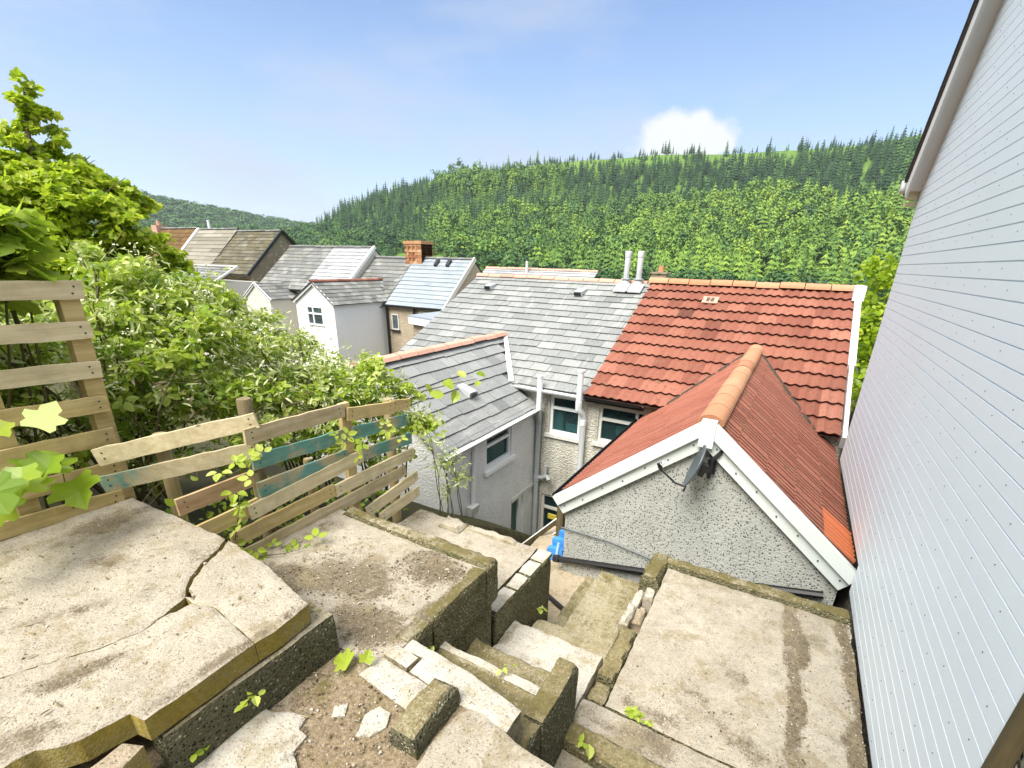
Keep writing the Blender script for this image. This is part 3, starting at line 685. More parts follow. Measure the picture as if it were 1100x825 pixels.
# ------------------------------------------------------------------ house helpers
def slate_field(mb, o, u, v, U, V, gauge, wid, clip=None, th=.008, lift=.014, var=.2, trend=0, m=0, seed=1):
    """overlapping slates laid course by course; o = eave corner, u along the eave, v up the slope"""
    g = random.Random(seed); o, u, v = Vector(o), Vector(u).normalized(), Vector(v).normalized(); nrm = u.cross(v).normalized()
    if nrm.z < 0: nrm = -nrm
    rows = math.ceil(V/gauge)
    for r in range(rows):
        a0 = r*gauge; a1 = min(V, a0+gauge*1.12)
        x = -wid*.5*(r % 2)
        while x < U:
            b0, b1 = max(0, x), min(U, x+wid-.006); x += wid
            if b1-b0 < .03: continue
            if clip and not clip((b0+b1)/2, a0): continue
            j = g.gauss(0, .006); sl_ = g.gauss(0, .004)
            P = lambda a, b, h: o+u*b+v*a+nrm*h
            lo = lift+max(0, g.gauss(0, .003))
            p = [P(a0+j, b0, lo), P(a0+j+sl_, b1, lo), P(a1, b1, 0), P(a1, b0, 0)]
            q = [P(a0+j, b0, lo-th), P(a0+j+sl_, b1, lo-th)]
            t = min(1, max(0, .5+g.gauss(0, var)+trend*(r/rows-.5)))
            i = [mb.vert(k) for k in p+q]
            f1, f2 = (i[0], i[1], i[2], i[3]), (i[4], i[5], i[1], i[0])
            if (p[1]-p[0]).cross(p[2]-p[0]).dot(nrm) < 0: f1 = f1[::-1]; f2 = f2[::-1]
            mb.face(f1, t, m); mb.face(f2, t*.3, m)
            for (c, d) in ((0, 3), (2, 1)):
                k = [mb.vert(p[c]), mb.vert(p[d]), mb.vert(p[d]-nrm*th), mb.vert(p[c]-nrm*th)]
                mb.face(k, t*.4, m)
    # underlay so nothing shows through
    P = lambda a, b: o+u*b+v*a-nrm*.02
    mb.poly([P(0, 0), P(0, U), P(V, U), P(V, 0)], .1, m)
def tile_field(mb, o, u, v, U, V, gauge=.345, wid=.30, rollh=.028, step=.032, left=None, right=None, seed=2, per=6, fine=1):
    g = random.Random(seed); o, u, v = Vector(o), Vector(u).normalized(), Vector(v).normalized(); nrm = u.cross(v).normalized()
    if nrm.z < 0: nrm = -nrm
    flip = u.cross(v).dot(nrm) < 0
    rows = math.ceil(V/gauge); cols = math.ceil(U/wid); roll = wid/2
    def prof(x):
        ph = (x % roll)/roll
        return rollh*(1-abs(2*ph-1)**3.2) if fine > 1 else rollh*(.5+.5*math.cos((ph-.5)*2*math.pi)) ** 1.4
    for r in range(rows):
        a0 = r*gauge; a1 = min(V, a0+gauge*1.1)
        lmin = left(a0) if left else 0; rmax = right(a0) if right else U
        for c in range(cols):
            x0, x1 = c*wid, min(U, (c+1)*wid)
            x0, x1 = max(x0, lmin), min(x1, rmax)
            if x1-x0 < .04: continue
            t = min(1, max(0, .5+g.gauss(0, .10 if fine < 2 else .05))); dj = g.gauss(0, .004); k = max(4, int(per*2*(x1-x0)/wid))
            lo, hi, un = [], [], []
            for i in range(k+1):
                x = x0+(x1-x0)*i/k; h = prof(x)
                if i == k: h *= .35
                lo.append(mb.vert(o+u*x+v*(a0+dj)+nrm*(step+h))); hi.append(mb.vert(o+u*x+v*a1+nrm*(h+.002))); un.append(mb.vert(o+u*x+v*(a0+dj)+nrm*(step+h-.022)))
            for i in range(k):
                f1 = (lo[i], lo[i+1], hi[i+1], hi[i]); f2 = (un[i], un[i+1], lo[i+1], lo[i])
                xm = ((x0+(x1-x0)*(i+.5)/k) % roll)/roll
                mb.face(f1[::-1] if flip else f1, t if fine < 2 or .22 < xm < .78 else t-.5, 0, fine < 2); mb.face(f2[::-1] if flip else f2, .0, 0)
    P = lambda a, b: o+u*b+v*a-nrm*.012
    mb.poly([P(0, 0), P(0, U), P(V, U), P(V, 0)], .0)
def ridge_tiles(mb, p, q, rad=.11, seg=.42, seed=3, nn=8, drop=.03, flat=1.0):
    g = random.Random(seed); p, q = Vector(p), Vector(q); d = (q-p); L = d.length; d.normalize(); side = d.cross(Vector((0, 0, 1))).normalized(); k = max(1, round(L/seg))
    for i in range(k):
        a, b = p+d*(L*i/k+.004), p+d*(L*(i+1)/k-.012); r = rad*(1+g.uniform(-.02, .03)); t = min(1, max(0, .5+g.gauss(0, .13))); z = g.gauss(0, .004)
        ra, rb = [], []
        for s in range(nn+1):
            an = math.pi*s/nn; of = side*math.cos(an)*r*1.05+Vector((0, 0, 1))*(math.sin(an)*r*flat-drop+z)
            ra.append(mb.vert(a+of)); rb.append(mb.vert(b+of*(.985 if nn < 10 else 1)))
        for s in range(nn): mb.face((ra[s], rb[s], rb[s+1], ra[s+1]), t, 0, True)
        mb.face([mb.vert(mb.v[k]) for k in ra[::-1]], t*.4); mb.face([mb.vert(mb.v[k]) for k in rb], t*.4)
def gutter(mb, p, q, r=.055, nn=6):
    p, q = Vector(p), Vector(q); d = (q-p).normalized(); s = d.cross(Vector((0, 0, 1))).normalized(); A, B, A2, B2 = [], [], [], []
    for i in range(nn+1):
        an = math.pi+math.pi*i/nn; of = s*math.cos(an)*r+Vector((0, 0, 1))*math.sin(an)*r
        A.append(mb.vert(p+of)); B.append(mb.vert(q+of)); A2.append(mb.vert(p+of*.86)); B2.append(mb.vert(q+of*.86))
    for i in range(nn):
        mb.face((A[i], B[i], B[i+1], A[i+1])[::-1], .5, 0, True); mb.face((A2[i], B2[i], B2[i+1], A2[i+1]), .5, 0, True)
    for (x, y) in ((A, A2), (B, B2)):
        for i in range(nn): mb.face((x[i], x[i+1], y[i+1], y[i]))
    for k in (0, nn): mb.face((A[k], B[k], B2[k], A2[k]))
def window(parent, o, a, b, out, fm, name='window', split=.3, fw_=.055, vert=None, glass=None, sill=None, room=None, label=None, deep=.05, blind=None):
    """o = top-left corner on the wall, a = width vector, b = downward vector, out = outward normal; frame bars, panes and sill"""
    o, a, b, out = Vector(o), Vector(a), Vector(b), Vector(out).normalized(); au, bu = a.normalized(), b.normalized(); Wd, H = a.length, b.length
    f = MB(); ins = out*.015
    def bar(x0, x1, y0, y1, pr=0.): f.obox(o+au*x0+bu*y0-out*.05, au*(x1-x0), bu*(y1-y0), out*(.075+pr))
    bar(0, Wd, 0, fw_); bar(0, Wd, H-fw_, H); bar(0, fw_, fw_, H-fw_); bar(Wd-fw_, Wd, fw_, H-fw_)
    if split: bar(fw_, Wd-fw_, H*split, H*split+fw_*.9, .004)
    if vert: bar(Wd*vert, Wd*vert+fw_*.9, fw_ if not split else fw_, H-fw_, .002)
    fr = f.build(name, fm, parent)
    if label: fr['label'] = label
    g = MB(); c = o-out*.03; g.obox(c+au*fw_+bu*fw_, au*(Wd-2*fw_), bu*(H-2*fw_), out*.012)
    g.build('pane', glass or M['glass'], fr)
    if sill:
        s = MB(); s.obox(o-au*.07+bu*(H+.004), au*(Wd+.14), bu*.07, out*.11); s.build('sill', sill, fr)
    if room:
        k = MB(); d = -out*room; e = .0
        q = [o-out*.052, o+a-out*.052, o+a+b-out*.052, o+b-out*.052]; z = [p+d for p in q]
        for i in range(4): j = (i+1) % 4; k.poly([q[i], q[j], z[j], z[i]])
        k.poly(z); k.build('room_recess', M['dark'], fr)
        if blind:
            bl = MB()
            for (x0, x1, y0, y1, dd) in blind: bl.obox(o+au*(Wd*x0)+bu*(H*y0)-out*dd, au*(Wd*(x1-x0)), bu*(H*(y1-y0)), -out*.03)
            bl.build('blind', M['curtain'], fr)
    return fr
def wall_holes(mb, o, a, b, holes, th, out, m=0):
    """upright wall panel a x b (b downward) with rectangular openings (x0,x1,y0,y1 in metres), th deep behind the face"""
    o, a, b, out = Vector(o), Vector(a), Vector(b), Vector(out).normalized(); au, bu = a.normalized(), b.normalized(); Wd, H = a.length, b.length
    xs = sorted({0, Wd, *[h[0] for h in holes], *[h[1] for h in holes]}); ys = sorted({0, H, *[h[2] for h in holes], *[h[3] for h in holes]})
    for i in range(len(xs)-1):
        for j in range(len(ys)-1):
            cx, cy = (xs[i]+xs[i+1])/2, (ys[j]+ys[j+1])/2
            if any(h[0] < cx < h[1] and h[2] < cy < h[3] for h in holes): continue
            p = [o+au*xs[i]+bu*ys[j], o+au*xs[i]+bu*ys[j+1], o+au*xs[i+1]+bu*ys[j+1], o+au*xs[i+1]+bu*ys[j]]
            if (p[1]-p[0]).cross(p[2]-p[0]).dot(out) < 0: p = p[::-1]
            mb.poly(p, .5, m)
    for h in holes:
        q = [o+au*h[0]+bu*h[2], o+au*h[1]+bu*h[2], o+au*h[1]+bu*h[3], o+au*h[0]+bu*h[3]]
        for i in range(4): k = (i+1) % 4; mb.poly([q[i], q[k], q[k]-out*th, q[i]-out*th], .5, m)

S = .492                                            # main roof slope
EY, EZ = 7.66, -2.19                                # main eave line
def RZ(y): return EZ+(y-EY)*S
RY = 11.3
# ================================================================== the slate terraced house
sh = thing('terraced_house', 'terraced house with grey slate roof and white rear wing, joined to the red tiled house', 'house', (-5.4, 8.6, -6.4))
mb = MB(); sv = Vector((0, 1, S)).normalized(); Ls = math.hypot(RY-EY, (RY-EY)*S)
slate_field(mb, (-7.70, EY, EZ), (1, 0, 0), sv, 4.80, Ls, .24, .375, th=.010, lift=.022, var=.10, seed=11)
roof = mb.build('roof', M['slate'], sh)
mb = MB(); ridge_tiles(mb, (-7.72, RY+.02, RZ(RY)+.03), (-3.05, RY+.02, RZ(RY)+.0), .10, .40, 5, flat=.75); mb.build('ridge_tiles', M['ridge_pink'], roof)
mb = MB()                                           # far slope
mb.poly([(-7.7, RY, RZ(RY)-.02), (-2.95, RY, RZ(RY)-.02), (-2.95, 14.6, RZ(RY)-1.7), (-7.7, 14.6, RZ(RY)-1.7)][::-1]); mb.build('street_roof', M['slate_far'], roof)
for x, y in ((-7.05, 10.62), (-4.55, 10.58)):       # slate vents
    mb = MB(); z = RZ(y); a = Vector((x, y, z+.02)); mb.prism([a, a+sv*.30, a+sv*.30+Vector((0, -.02, .03)), a+Vector((0, -.03, .11))], (.20, 0, 0))
    vt = mb.build('roof_vent', M['greyp'], roof)
    mb = MB(); mb.obox(a+Vector((.015, -.036, .015)), (.17, 0, 0), (0, .008, 0), (0, -.02, .075)); mb.build('vent_mouth', M['black'], vt)
# rear wall with windows
HW = [(-3.70, -3.07, -2.32, -3.08), (-3.80, -3.36, -4.42, -5.45)]
mb = MB(); ox, oz = -7.7, -2.13
wall_holes(mb, (ox, 7.8, oz), (4.73, 0, 0), (0, 0, -4.4), [(x0-ox, x1-ox, oz-z1, oz-z0) for x0, x1, z1, z0 in HW], .1, (0, -1, 0))
mb.poly([(-7.7, 7.8, -2.13), (-7.7, 14.6, -2.13), (-7.7, 14.6, -6.5), (-7.7, 7.8, -6.5)])
mb.poly([(-7.68, 7.8, -2.2), (-7.68, RY, RZ(RY)-.04), (-7.68, 14.6, -2.2)])
wl = mb.build('wall', M['render'], sh)
window(sh, (-3.70, 7.86, -2.32), (.63, 0, 0), (0, 0, -.76), (0, -1, 0), M['upvc'], split=.30, sill=M['upvc_old'], room=1.3, label='upper window with pale shapes behind the glass',
       blind=((.06, .36, .34, .96, .07), (.45, .94, .74, .94, .10)))
window(sh, (-3.80, 7.86, -4.42), (.44, 0, 0), (0, 0, -1.03), (0, -1, 0), M['upvc_old'], split=.28, sill=None, room=1.2, label='lower window half hidden by the yard fence')
mb = MB(); mb.box(-3.6, -3.42, 7.74, 7.78, -4.92, -4.82); mb.build('yellow_notice', m_plain('yellow paper', (.62, .50, .06), .7), sh)
mb = MB(); mb.box(-4.6, -2.98, 7.70, 7.795, -2.30, -2.15); mb.build('fascia', M['upvc_old'], sh)
mb = MB(); gutter(mb, (-4.75, EY-.04, -2.19), (-2.98, EY-.04, -2.22), .055); mb.build('gutter', M['upvc'], sh)
# ---- rear wing
EXR, EXZ, RX, RXZ, FY = -3.90, -2.575, -5.48, -1.50, 4.84
es = (RXZ-EXZ)/(EXR-RX)
wing_l = RX-(EXR-RX)
mb = MB(); ev = Vector((-(EXR-RX), 0, RXZ-EXZ)); V_ = ev.length
slate_field(mb, (EXR, FY, EXZ), (0, 1, 0), ev, 4.5, V_, .24, .33, clip=lambda b, a: EXZ+a*(RXZ-EXZ)/V_ > RZ(FY+b)-.05 or FY+b < EY, th=.010, lift=.023, var=.10, seed=21)
wr = mb.build('wing_roof', M['slate'], sh)
mb = MB(); el_ = Vector((EXR-RX, 0, RXZ-EXZ)); slate_field(mb, (wing_l, FY, EXZ), (0, 1, 0), el_, 4.5, V_, .232, .315, var=.15, seed=22); mb.build('wing_roof_far_side', M['slate'], wr)
mb = MB(); ridge_tiles(mb, (RX, FY-.03, RXZ+.02), (RX, 8.98, RXZ+.02), .13, .42, 8, 4, flat=.6); mb.build('ridge_tiles', M['ridge_pink'], wr)
mb = MB()                                           # valley flashing
vp0 = Vector((RX+.02, 9.02, RXZ+.03)); vx = EXR-(EZ-EXZ)/es; vp1 = Vector((vx, EY-.02, EZ+.045))
mb.beam(vp0, vp0.lerp(vp1, .5)+Vector((0, 0, .006)), .09, .03); mb.beam(vp0.lerp(vp1, .5)+Vector((0, 0, .006)), vp1, .10, .03); mb.build('valley_flashing', M['lead_white'], wr)
mb = MB(); q = Vector((EXR, FY, EXZ)).lerp(Vector((RX, FY, RXZ)), .36); tv = ev.normalized()
a = Vector((q.x, 6.25, q.z+.02)); mb.prism([a, a+tv*.30, a+tv*.30+Vector((0, 0, .03)), a+Vector((.03, 0, .10))], (0, .19, 0)); vt = mb.build('roof_vent', M['greyp'], wr)
mb = MB(); mb.obox(a+Vector((.036, .015, .015)), (0, .16, 0), (.008, 0, 0), (.02, 0, .07)); mb.build('vent_mouth', M['black'], vt)
HX = [(5.98, 6.80, -2.62, -3.26), (6.84, 7.30, -4.26, -6.3), (5.85, 6.15, -4.38, -5.2)]
mb = MB()
wall_holes(mb, (-3.95, 4.92, -2.50), (0, 2.9, 0), (0, 0, -4.0), [(y0-4.92, y1-4.92, -2.5-z1, -2.5-z0) for y0, y1, z1, z0 in HX], .1, (1, 0, 0))
mb.prism([(-3.95, 4.92, -6.5), (-3.95, 4.92, -2.6), (RX, 4.92, RXZ-.08), (wing_l+.05, 4.92, -2.6), (wing_l+.05, 4.92, -6.5)], (0, .03, 0))
mb.poly([(wing_l+.05, 4.92, -6.5), (wing_l+.05, 4.92, -2.6), (wing_l+.05, 7.8, -2.6), (wing_l+.05, 7.8, -6.5)])
mb.build('wing_wall', M['render_white'], sh)
window(sh, (-4.0, 5.98, -2.62), (0, .82, 0), (0, 0, -.64), (1, 0, 0), M['upvc'], split=.34, room=1.3, sill=M['upvc'], label='upper wing window with pale net curtain',
       blind=((.07, .93, .50, .93, .06),))
mb = MB(); mb.box(-4.03, -3.99, 6.90, 6.86+.44, -4.26, -6.3); 
dr = MB(); dr.obox((-4.05, 6.86, -6.3), (.04, 0, 0), (0, .28, 0), (0, 0, 2.02)); dr = dr.build('door', m_plain('dark teal door', (.02, .075, .075), .4), sh)
mb = MB(); mb.obox((-4.03, 7.15, -6.3), (.06, 0, 0), (0, .14, 0), (0, 0, 2.03)); mb.build('door_frame', M['upvc'], dr)
window(sh, (-4.0, 5.85, -4.38), (0, .30, 0), (0, 0, -.8), (1, 0, 0), M['upvc_old'], split=None, room=.9)
mb = MB(); mb.box(-3.947, -3.93, 6.83, 7.78, -4.26, -4.18); mb.build('door_lintel', M['upvc_old'], sh)
mb = MB(); gutter(mb, (-3.84, FY-.03, EXZ-.01), (-3.84, 7.75, EXZ+.0), .05); mb.build('wing_gutter', M['upvc'], sh)
mb = MB(); mb.box(-3.945, -3.91, FY+.06, 7.78, EXZ-.09, EXZ+.0); mb.build('wing_fascia', M['upvc'], sh)
mb = MB()                                            # verge boards of the wing's front gable
for sx in (1, -1):
    p = Vector((RX+sx*(EXR-RX), FY+.02, EXZ-.03)); q = Vector((RX, FY+.02, RXZ-.03)); mb.beam(p, q, .05, .14, (0, 0, 1))
mb.build('wing_verge_board', M['lead'], sh)
mb = MB(); mb.tube([(-3.88, 5.62, -2.60), (-3.90, 5.60, -2.72), (-3.905, 5.58, -2.8), (-3.905, 5.52, -3.70)], .035, 8); dp = mb.build('downpipe', M['upvc'], sh)
mb = MB(); mb.prism([(-3.95, 5.40, -3.68), (-3.83, 5.40, -3.68), (-3.86, 5.40, -3.84), (-3.95, 5.40, -3.84)], (0, .2, 0)); mb.build('hopper', M['upvc_old'], dp)
mb = MB(); mb.tube([(-3.905, 5.5, -3.84), (-3.905, 5.5, -6.0)], .035, 8); mb.build('lower_downpipe', M['upvc_old'], dp)
# soil stack standing up past the eave in the corner, and the second one on the party wall
mb = MB(); mb.tube([(-3.83, 7.60, -2.62), (-3.83, 7.60, -1.96)], .052, 12); st = mb.build('soil_stack', M['upvc'], sh)
mb = MB(); mb.tube([(-3.83, 7.60, -1.965), (-3.83, 7.60, -1.93)], .062, 12); mb.build('stack_cowl', M['upvc'], st)
mb = MB(); mb.tube([(-3.83, 7.6, -2.58), (-3.83, 7.6, -2.70), (-3.86, 7.66, -2.82), (-3.88, 7.71, -2.92), (-3.88, 7.71, -4.1)], [.06, .06, .058, .055, .052], 10)
mb.tube([(-3.88, 7.71, -4.0), (-3.88, 7.71, -4.12)], .065, 10); mb.build('grey_lower_pipe', M['greyp'], st)
mb = MB(); mb.tube([(-3.88, 7.71, -4.1), (-3.88, 7.71, -6.2)], .052, 10); mb.tube([(-3.88, 7.70, -4.05), (-3.74, 7.70, -4.02), (-3.62, 7.66, -3.95), (-3.55, 7.6, -4.0)], .04, 8)
mb.tube([(-3.7, 7.72, -4.0), (-3.68, 7.72, -3.75)], .035, 8); mb.build('branch_pipe', M['greyp'], st)
mb = MB(); mb.tube([(-3.03, 7.58, -2.36), (-3.03, 7.58, -1.76)], .052, 12); st = mb.build('soil_stack', M['upvc'], sh)
mb = MB(); mb.tube([(-3.03, 7.58, -1.765), (-3.03, 7.58, -1.73)], .062, 12); mb.build('stack_cowl', M['upvc'], st)
mb = MB(); mb.tube([(-3.03, 7.58, -2.30), (-3.03, 7.58, -2.44), (-2.985, 7.66, -2.54), (-2.97, 7.70, -2.62), (-2.97, 7.70, -5.6)], [.062, .062, .058, .055, .05], 10)
mb.tube([(-2.97, 7.70, -2.66), (-2.97, 7.70, -2.76)], .062, 10); mb.build('lower_pipe', M['upvc'], st)

# ================================================================== the red tiled house
rh = thing('terraced_house', 'terraced house with red clay tile roof and pebbledashed gabled wing', 'house', (-1.0, 8.6, -6.4))
mb = MB(); Ux = 3.86
tile_field(mb, (-2.97, EY-.03, EZ-.01), (1, 0, 0), sv, Ux, Ls+.03, .338, .297, step=.046, seed=31)
roof = mb.build('roof', M['red'], rh)
mb = MB(); ridge_tiles(mb, (-3.02, RY, RZ(RY)+.045), (.93, RY, RZ(RY)+.045), .125, .46, 15, flat=.85); mb.build('ridge_tiles', M['ridge'], roof)
mb = MB(); mb.poly([(-2.95, RY, RZ(RY)-.02), (.93, RY, RZ(RY)-.02), (.93, 14.6, RZ(RY)-1.7), (-2.95, 14.6, RZ(RY)-1.7)][::-1]); mb.build('street_roof', M['slate_far'], roof)
y = 10.55; a = Vector((-1.72, y, RZ(y)+.055)); mb = MB(); mb.obox(a, (.30, 0, 0), sv*.24, (0, -.01, .02)); vt = mb.build('roof_vent', M['ridge_pink'], roof)
mb = MB(); mb.obox(a+Vector((.075, .03, .035)), (.065, 0, 0), sv*.16, (0, 0, .006)); mb.obox(a+Vector((.16, .03, .035)), (.065, 0, 0), sv*.16, (0, 0, .006)); mb.build('vent_mouth', m_plain('brown grille', (.10, .06, .045), .8), vt)
mb = MB()                                            # white verge board on the right
for (y0, y1, w_, h_) in ((EY-.08, 9.1, .055, .20), (9.1, RY+.1, .10, .22)):
    mb.beam((.935, y0, RZ(y0)-.02), (.935, y1, RZ(y1)-.02), w_, h_)
mb.build('verge_board', M['upvc'], rh)
mb = MB(); mb.box(.84, 1.02, RY-.42, RY+.06, RZ(RY)-.14, RZ(RY)+.12); mb.build('verge_end_cap', M['upvc'], rh)
HR = [(-2.72, -1.75, -2.36, -3.06)]
mb = MB(); wall_holes(mb, (-2.97, 7.8, -2.13), (3.93, 0, 0), (0, 0, -4.4), [(x0+2.97, x1+2.97, -2.13-z1, -2.13-z0) for x0, x1, z1, z0 in HR], .1, (0, -1, 0))
mb.poly([(.90, 7.8, -2.2), (.90, RY, RZ(RY)-.05), (.90, 14.6, -2.2), (.90, 14.6, -6.5), (.90, 7.8, -6.5)]); mb.build('wall', M['render'], rh)
w3 = window(rh, (-2.72, 7.86, -2.36), (.97, 0, 0), (0, 0, -.70), (0, -1, 0), M['upvc_old'], split=.34, vert=.68, sill=M['upvc_old'], room=1.2, label='upper window partly hidden by the wing roof')
mb = MB(); c = Vector((-2.28, 7.98, -2.83)); rg = [mb.vert(c+Vector((math.cos(k*.3927)*.16, .01, math.sin(k*.3927)*.20))) for k in range(16)]; rg2 = [mb.vert(c+Vector((math.cos(k*.3927)*.15, .05, math.sin(k*.3927)*.19))) for k in range(16)]
mb.face(rg); mb.face(rg2[::-1])
for k in range(16): mb.face((rg[k], rg2[k], rg2[(k+1) % 16], rg[(k+1) % 16]))
mb.beam((-2.39, 8.0, -2.98), (-2.40, 8.0, -3.06), .02, .02, (1, 0, 0)); mb.build('round_mirror', M['white_thing'], w3)
mb = MB(); mb.box(-2.96, -1.9, 7.66, 7.72, -2.30, -2.24); gutter(mb, (-2.96, EY-.05, -2.20), (-1.9, EY-.05, -2.20), .05); mb.build('gutter', M['black'], rh)
# flues through the ridge
for x in (-3.53, -3.24):
    mb = MB(); y = RY-.16; mb.tube([(x, y, -.44), (x, y, -.33), (x, y, -.32), (x, y, .13)], [.055, .055, .062, .062], 14); mb.tube([(x, y, .13), (x, y, .15), (x, y, .25), (x, y, .262)], [.066, .072, .072, .055], 14)
    fl = mb.build('flue', M['flue'], rh)
    mb = MB(); mb.tube([(x, y, -.335), (x, y, -.31)], .11, 14); mb.tube([(x, y-.02, -.56), (x, y, -.33)], [.15, .075], 14)
    z = RZ(y-.34); mb.obox((x-.17, y-.36, z+.05), (.34, 0, 0), sv*.36, (0, 0, .02)); mb.build('flashing_base', M['lead'], fl)
# ---- gabled wing
PX, PZ, GY = -.48, -1.36, 4.50
WL_, WR_, WE = -1.86, .84, -2.43
wslope = (PZ-WE)/(PX-WL_)
eL, eR = Vector((WL_-.05, 0, WE-.04)), Vector((WR_+.03, 0, WE-.01))
mb = MB(); vL = Vector((PX-eL.x, 0, PZ-eL.z)); tile_field(mb, (eL.x, GY-.0, eL.z), (0, 1, 0), vL, 5.0, vL.length, .36, .17, rollh=.030, step=.014, seed=41, per=5, fine=2)
wr = mb.build('wing_roof', M['red_pink'], rh)
mb = MB(); vR = Vector((PX-eR.x, 0, PZ-eR.z)); tile_field(mb, (eR.x, GY-.0, eR.z), (0, 1, 0), vR, 5.0, vR.length, .36, .17, rollh=.030, step=.016, seed=43, per=5, fine=2)
mb.build('wing_roof_right_slope', M['red'], wr)
mb = MB(); tn = vR.normalized(); nrm = Vector((tn.z, 0, -tn.x)); nrm = nrm if nrm.z > 0 else -nrm
tile_field(mb, (eR.x+nrm.x*.012, GY+.02, eR.z+nrm.z*.012), (0, 1, 0), vR, .60, .36, .36, .17, rollh=.030, step=.018, seed=44, per=5, fine=2); mb.build('replacement_tile', m_tint('bright new clay tile', [(0, (.38, .10, .04)), (1, (.52, .17, .07))], .6, .3, 20, .3), wr)
mb = MB(); ridge_tiles(mb, (PX, GY-.03, PZ+.03), (PX, 9.42, PZ+.03), .115, .46, 45, 10, .035, .85); mb.build('wing_ridge_tiles', M['ridge'], wr)
mb = MB()                                            # open valleys against the main roof
def vmeet(x, z): return EY+(z-EZ)/S
for e_, px in ((eL, 1), (eR, -1)):
    p = Vector((PX, vmeet(PX, PZ), PZ+.05)); q = Vector((e_.x, vmeet(e_.x, e_.z), e_.z+.05)); k = (EZ-e_.z)/(PZ-e_.z); q = q.lerp(p, max(0, k)) if k > 0 else q
    mb.beam(q+Vector((0, -.02, .0)), p+Vector((0, -.03, .0)), .06, .02)
mb.build('valley', m_plain('dark mortar valley', (.06, .05, .04), .9, .1, 0, .5), wr)
mb = MB(); mb.prism([(WL_, GY, -6.5), (WR_, GY, -6.5), (WR_, GY, WE-.06), (PX, GY, PZ-.06), (WL_, GY, WE-.06)], (0, .12, 0))
mb.poly([(WL_, GY, -6.5), (WL_, GY, WE-.05), (WL_, 7.8, WE-.05), (WL_, 7.8, -6.5)]); mb.poly([(WR_, GY, -6.5), (WR_, GY, WE-.05), (WR_, 7.8, WE-.05), (WR_, 7.8, -6.5)][::-1])
mb.build('wing_wall', M['gable'], rh)
for sx, e_ in ((-1, eL), (1, eR)):                   # stepped white barge boards
    p = Vector((e_.x+sx*.05, GY-.075, e_.z-.04-.05*wslope)); q = Vector((PX, GY-.075, PZ-.0)); d = (q-p).normalized()
    mb = MB(); mb.beam(p+Vector((0, 0, .005)), q+Vector((0, 0, .005)), .07, .115, (0, 0, 1)); bb = mb.build('barge_board', M['barge'], rh)
    mb = MB(); o2 = Vector((0, .035, -.135)); mb.beam(p+o2+d*.06, q+o2, .05, .14, (0, 0, 1)); mb.build('under_fascia', M['barge'], bb)
    mb = MB()
    for k in range(7):
        c = p.lerp(q, (k+.5)/7)+Vector((0, .008, -.13 - (.03 if k % 2 else 0))); mb.tube([c+Vector((0, .004, 0)), c+Vector((0, -.006, 0))], .008, 6)
    sc = mb.build('nail_heads', M['dark'], bb)
mb = MB(); mb.box(PX-.065, PX+.065, GY-.125, GY-.03, PZ-.20, PZ+.05); mb.build('apex_cap', M['barge'], rh)
mb = MB(); gutter(mb, (eL.x-.06, GY-.06, eL.z-.02), (eL.x-.06, 7.75, eL.z-.0), .055); mb.build('wing_gutter', M['black'], rh)
mb = MB(); mb.tube([(WL_-.03, GY-.03, -2.91), (-1.3, GY-.03, -2.905), (-.6, GY-.03, -2.99), (WR_, GY-.03, -3.0)], .008, 6); mb.build('cable', M['dishm'], rh)
mb = MB(); mb.tube([(-1.95, GY-.06, -3.345), (-.85, GY-.06, -3.12), (.74, GY-.06, -2.765)], .036, 8); mb.tube([(-1.95, GY-.06, -3.345), (-1.88, GY-.06, -3.33)], .048, 8); mb.build('black_drain_pipe', M['black'], rh)
# ---- satellite dish on the gable
di = thing('satellite_dish', 'dark grey satellite dish on the pebbledashed gable under the apex', 'satellite dish', (-.44, 4.47, -1.75))
C_ = Vector((-.53, 4.26, -1.71)); ax = Vector((-.93, -.16, .30)).normalized(); s1 = ax.cross(Vector((0, 0, 1))).normalized(); s2 = s1.cross(ax).normalized()
mb = MB(); ringp = None; ctr = mb.vert(C_-ax*.045); ctr2 = mb.vert(C_-ax*.055)
for q in range(1, 6):
    f = q/5; rg = [mb.vert(C_+ax*(.045*f*f-.045)+s1*math.cos(k*.2618)*.185*f+s2*math.sin(k*.2618)*.215*f) for k in range(24)]
    rb = [mb.vert(C_+ax*(.045*f*f-.055)+s1*math.cos(k*.2618)*.187*f+s2*math.sin(k*.2618)*.217*f) for k in range(24)]
    for k in range(24):
        j = (k+1) % 24
        if ringp is None: mb.face((ctr, rg[k], rg[j]), .5, 0, True); mb.face((ctr2, rb[j], rb[k]), .5, 0, True)
        else: mb.face((ringp[k], rg[k], rg[j], ringp[j]), .5, 0, True); mb.face((rbp[j], rb[j], rb[k], rbp[k]), .5, 0, True)
        if q == 5: mb.face((rg[k], rb[k], rb[j], rg[j]))
    ringp, rbp = rg, rb
mb.build('reflector', M['dishm'], di)
mb = MB(); b0 = C_-s2*.225-ax*.03; l1 = C_+ax*.27-s2*.16; mb.tube([b0-s2*.05, b0, b0+ax*.1-s2*.01, l1], [.012, .012, .010, .010], 6); mb.build('arm', M['black'], di)
mb = MB(); mb.tube([l1-ax*.02, l1+Vector((.0, 0, .03)), l1+Vector((.03, .0, .05))], [.022, .024, .020], 8); mb.build('receiver_head', M['black'], di)
mb = MB(); mb.tube([l1+Vector((.02, 0, .035)), l1+Vector((.045, .01, .062))], [.022, .016], 8); mb.build('receiver_cap', M['white_thing'], di)
mb = MB(); bk = C_-ax*.06; mb.obox(bk-s2*.06-s1*.04, s1*.08, s2*.12, -ax*.05); mb.tube([bk-ax*.04, bk+Vector((.06, .02, -.03)), Vector((-.40, 4.40, -1.74))], .016, 6)
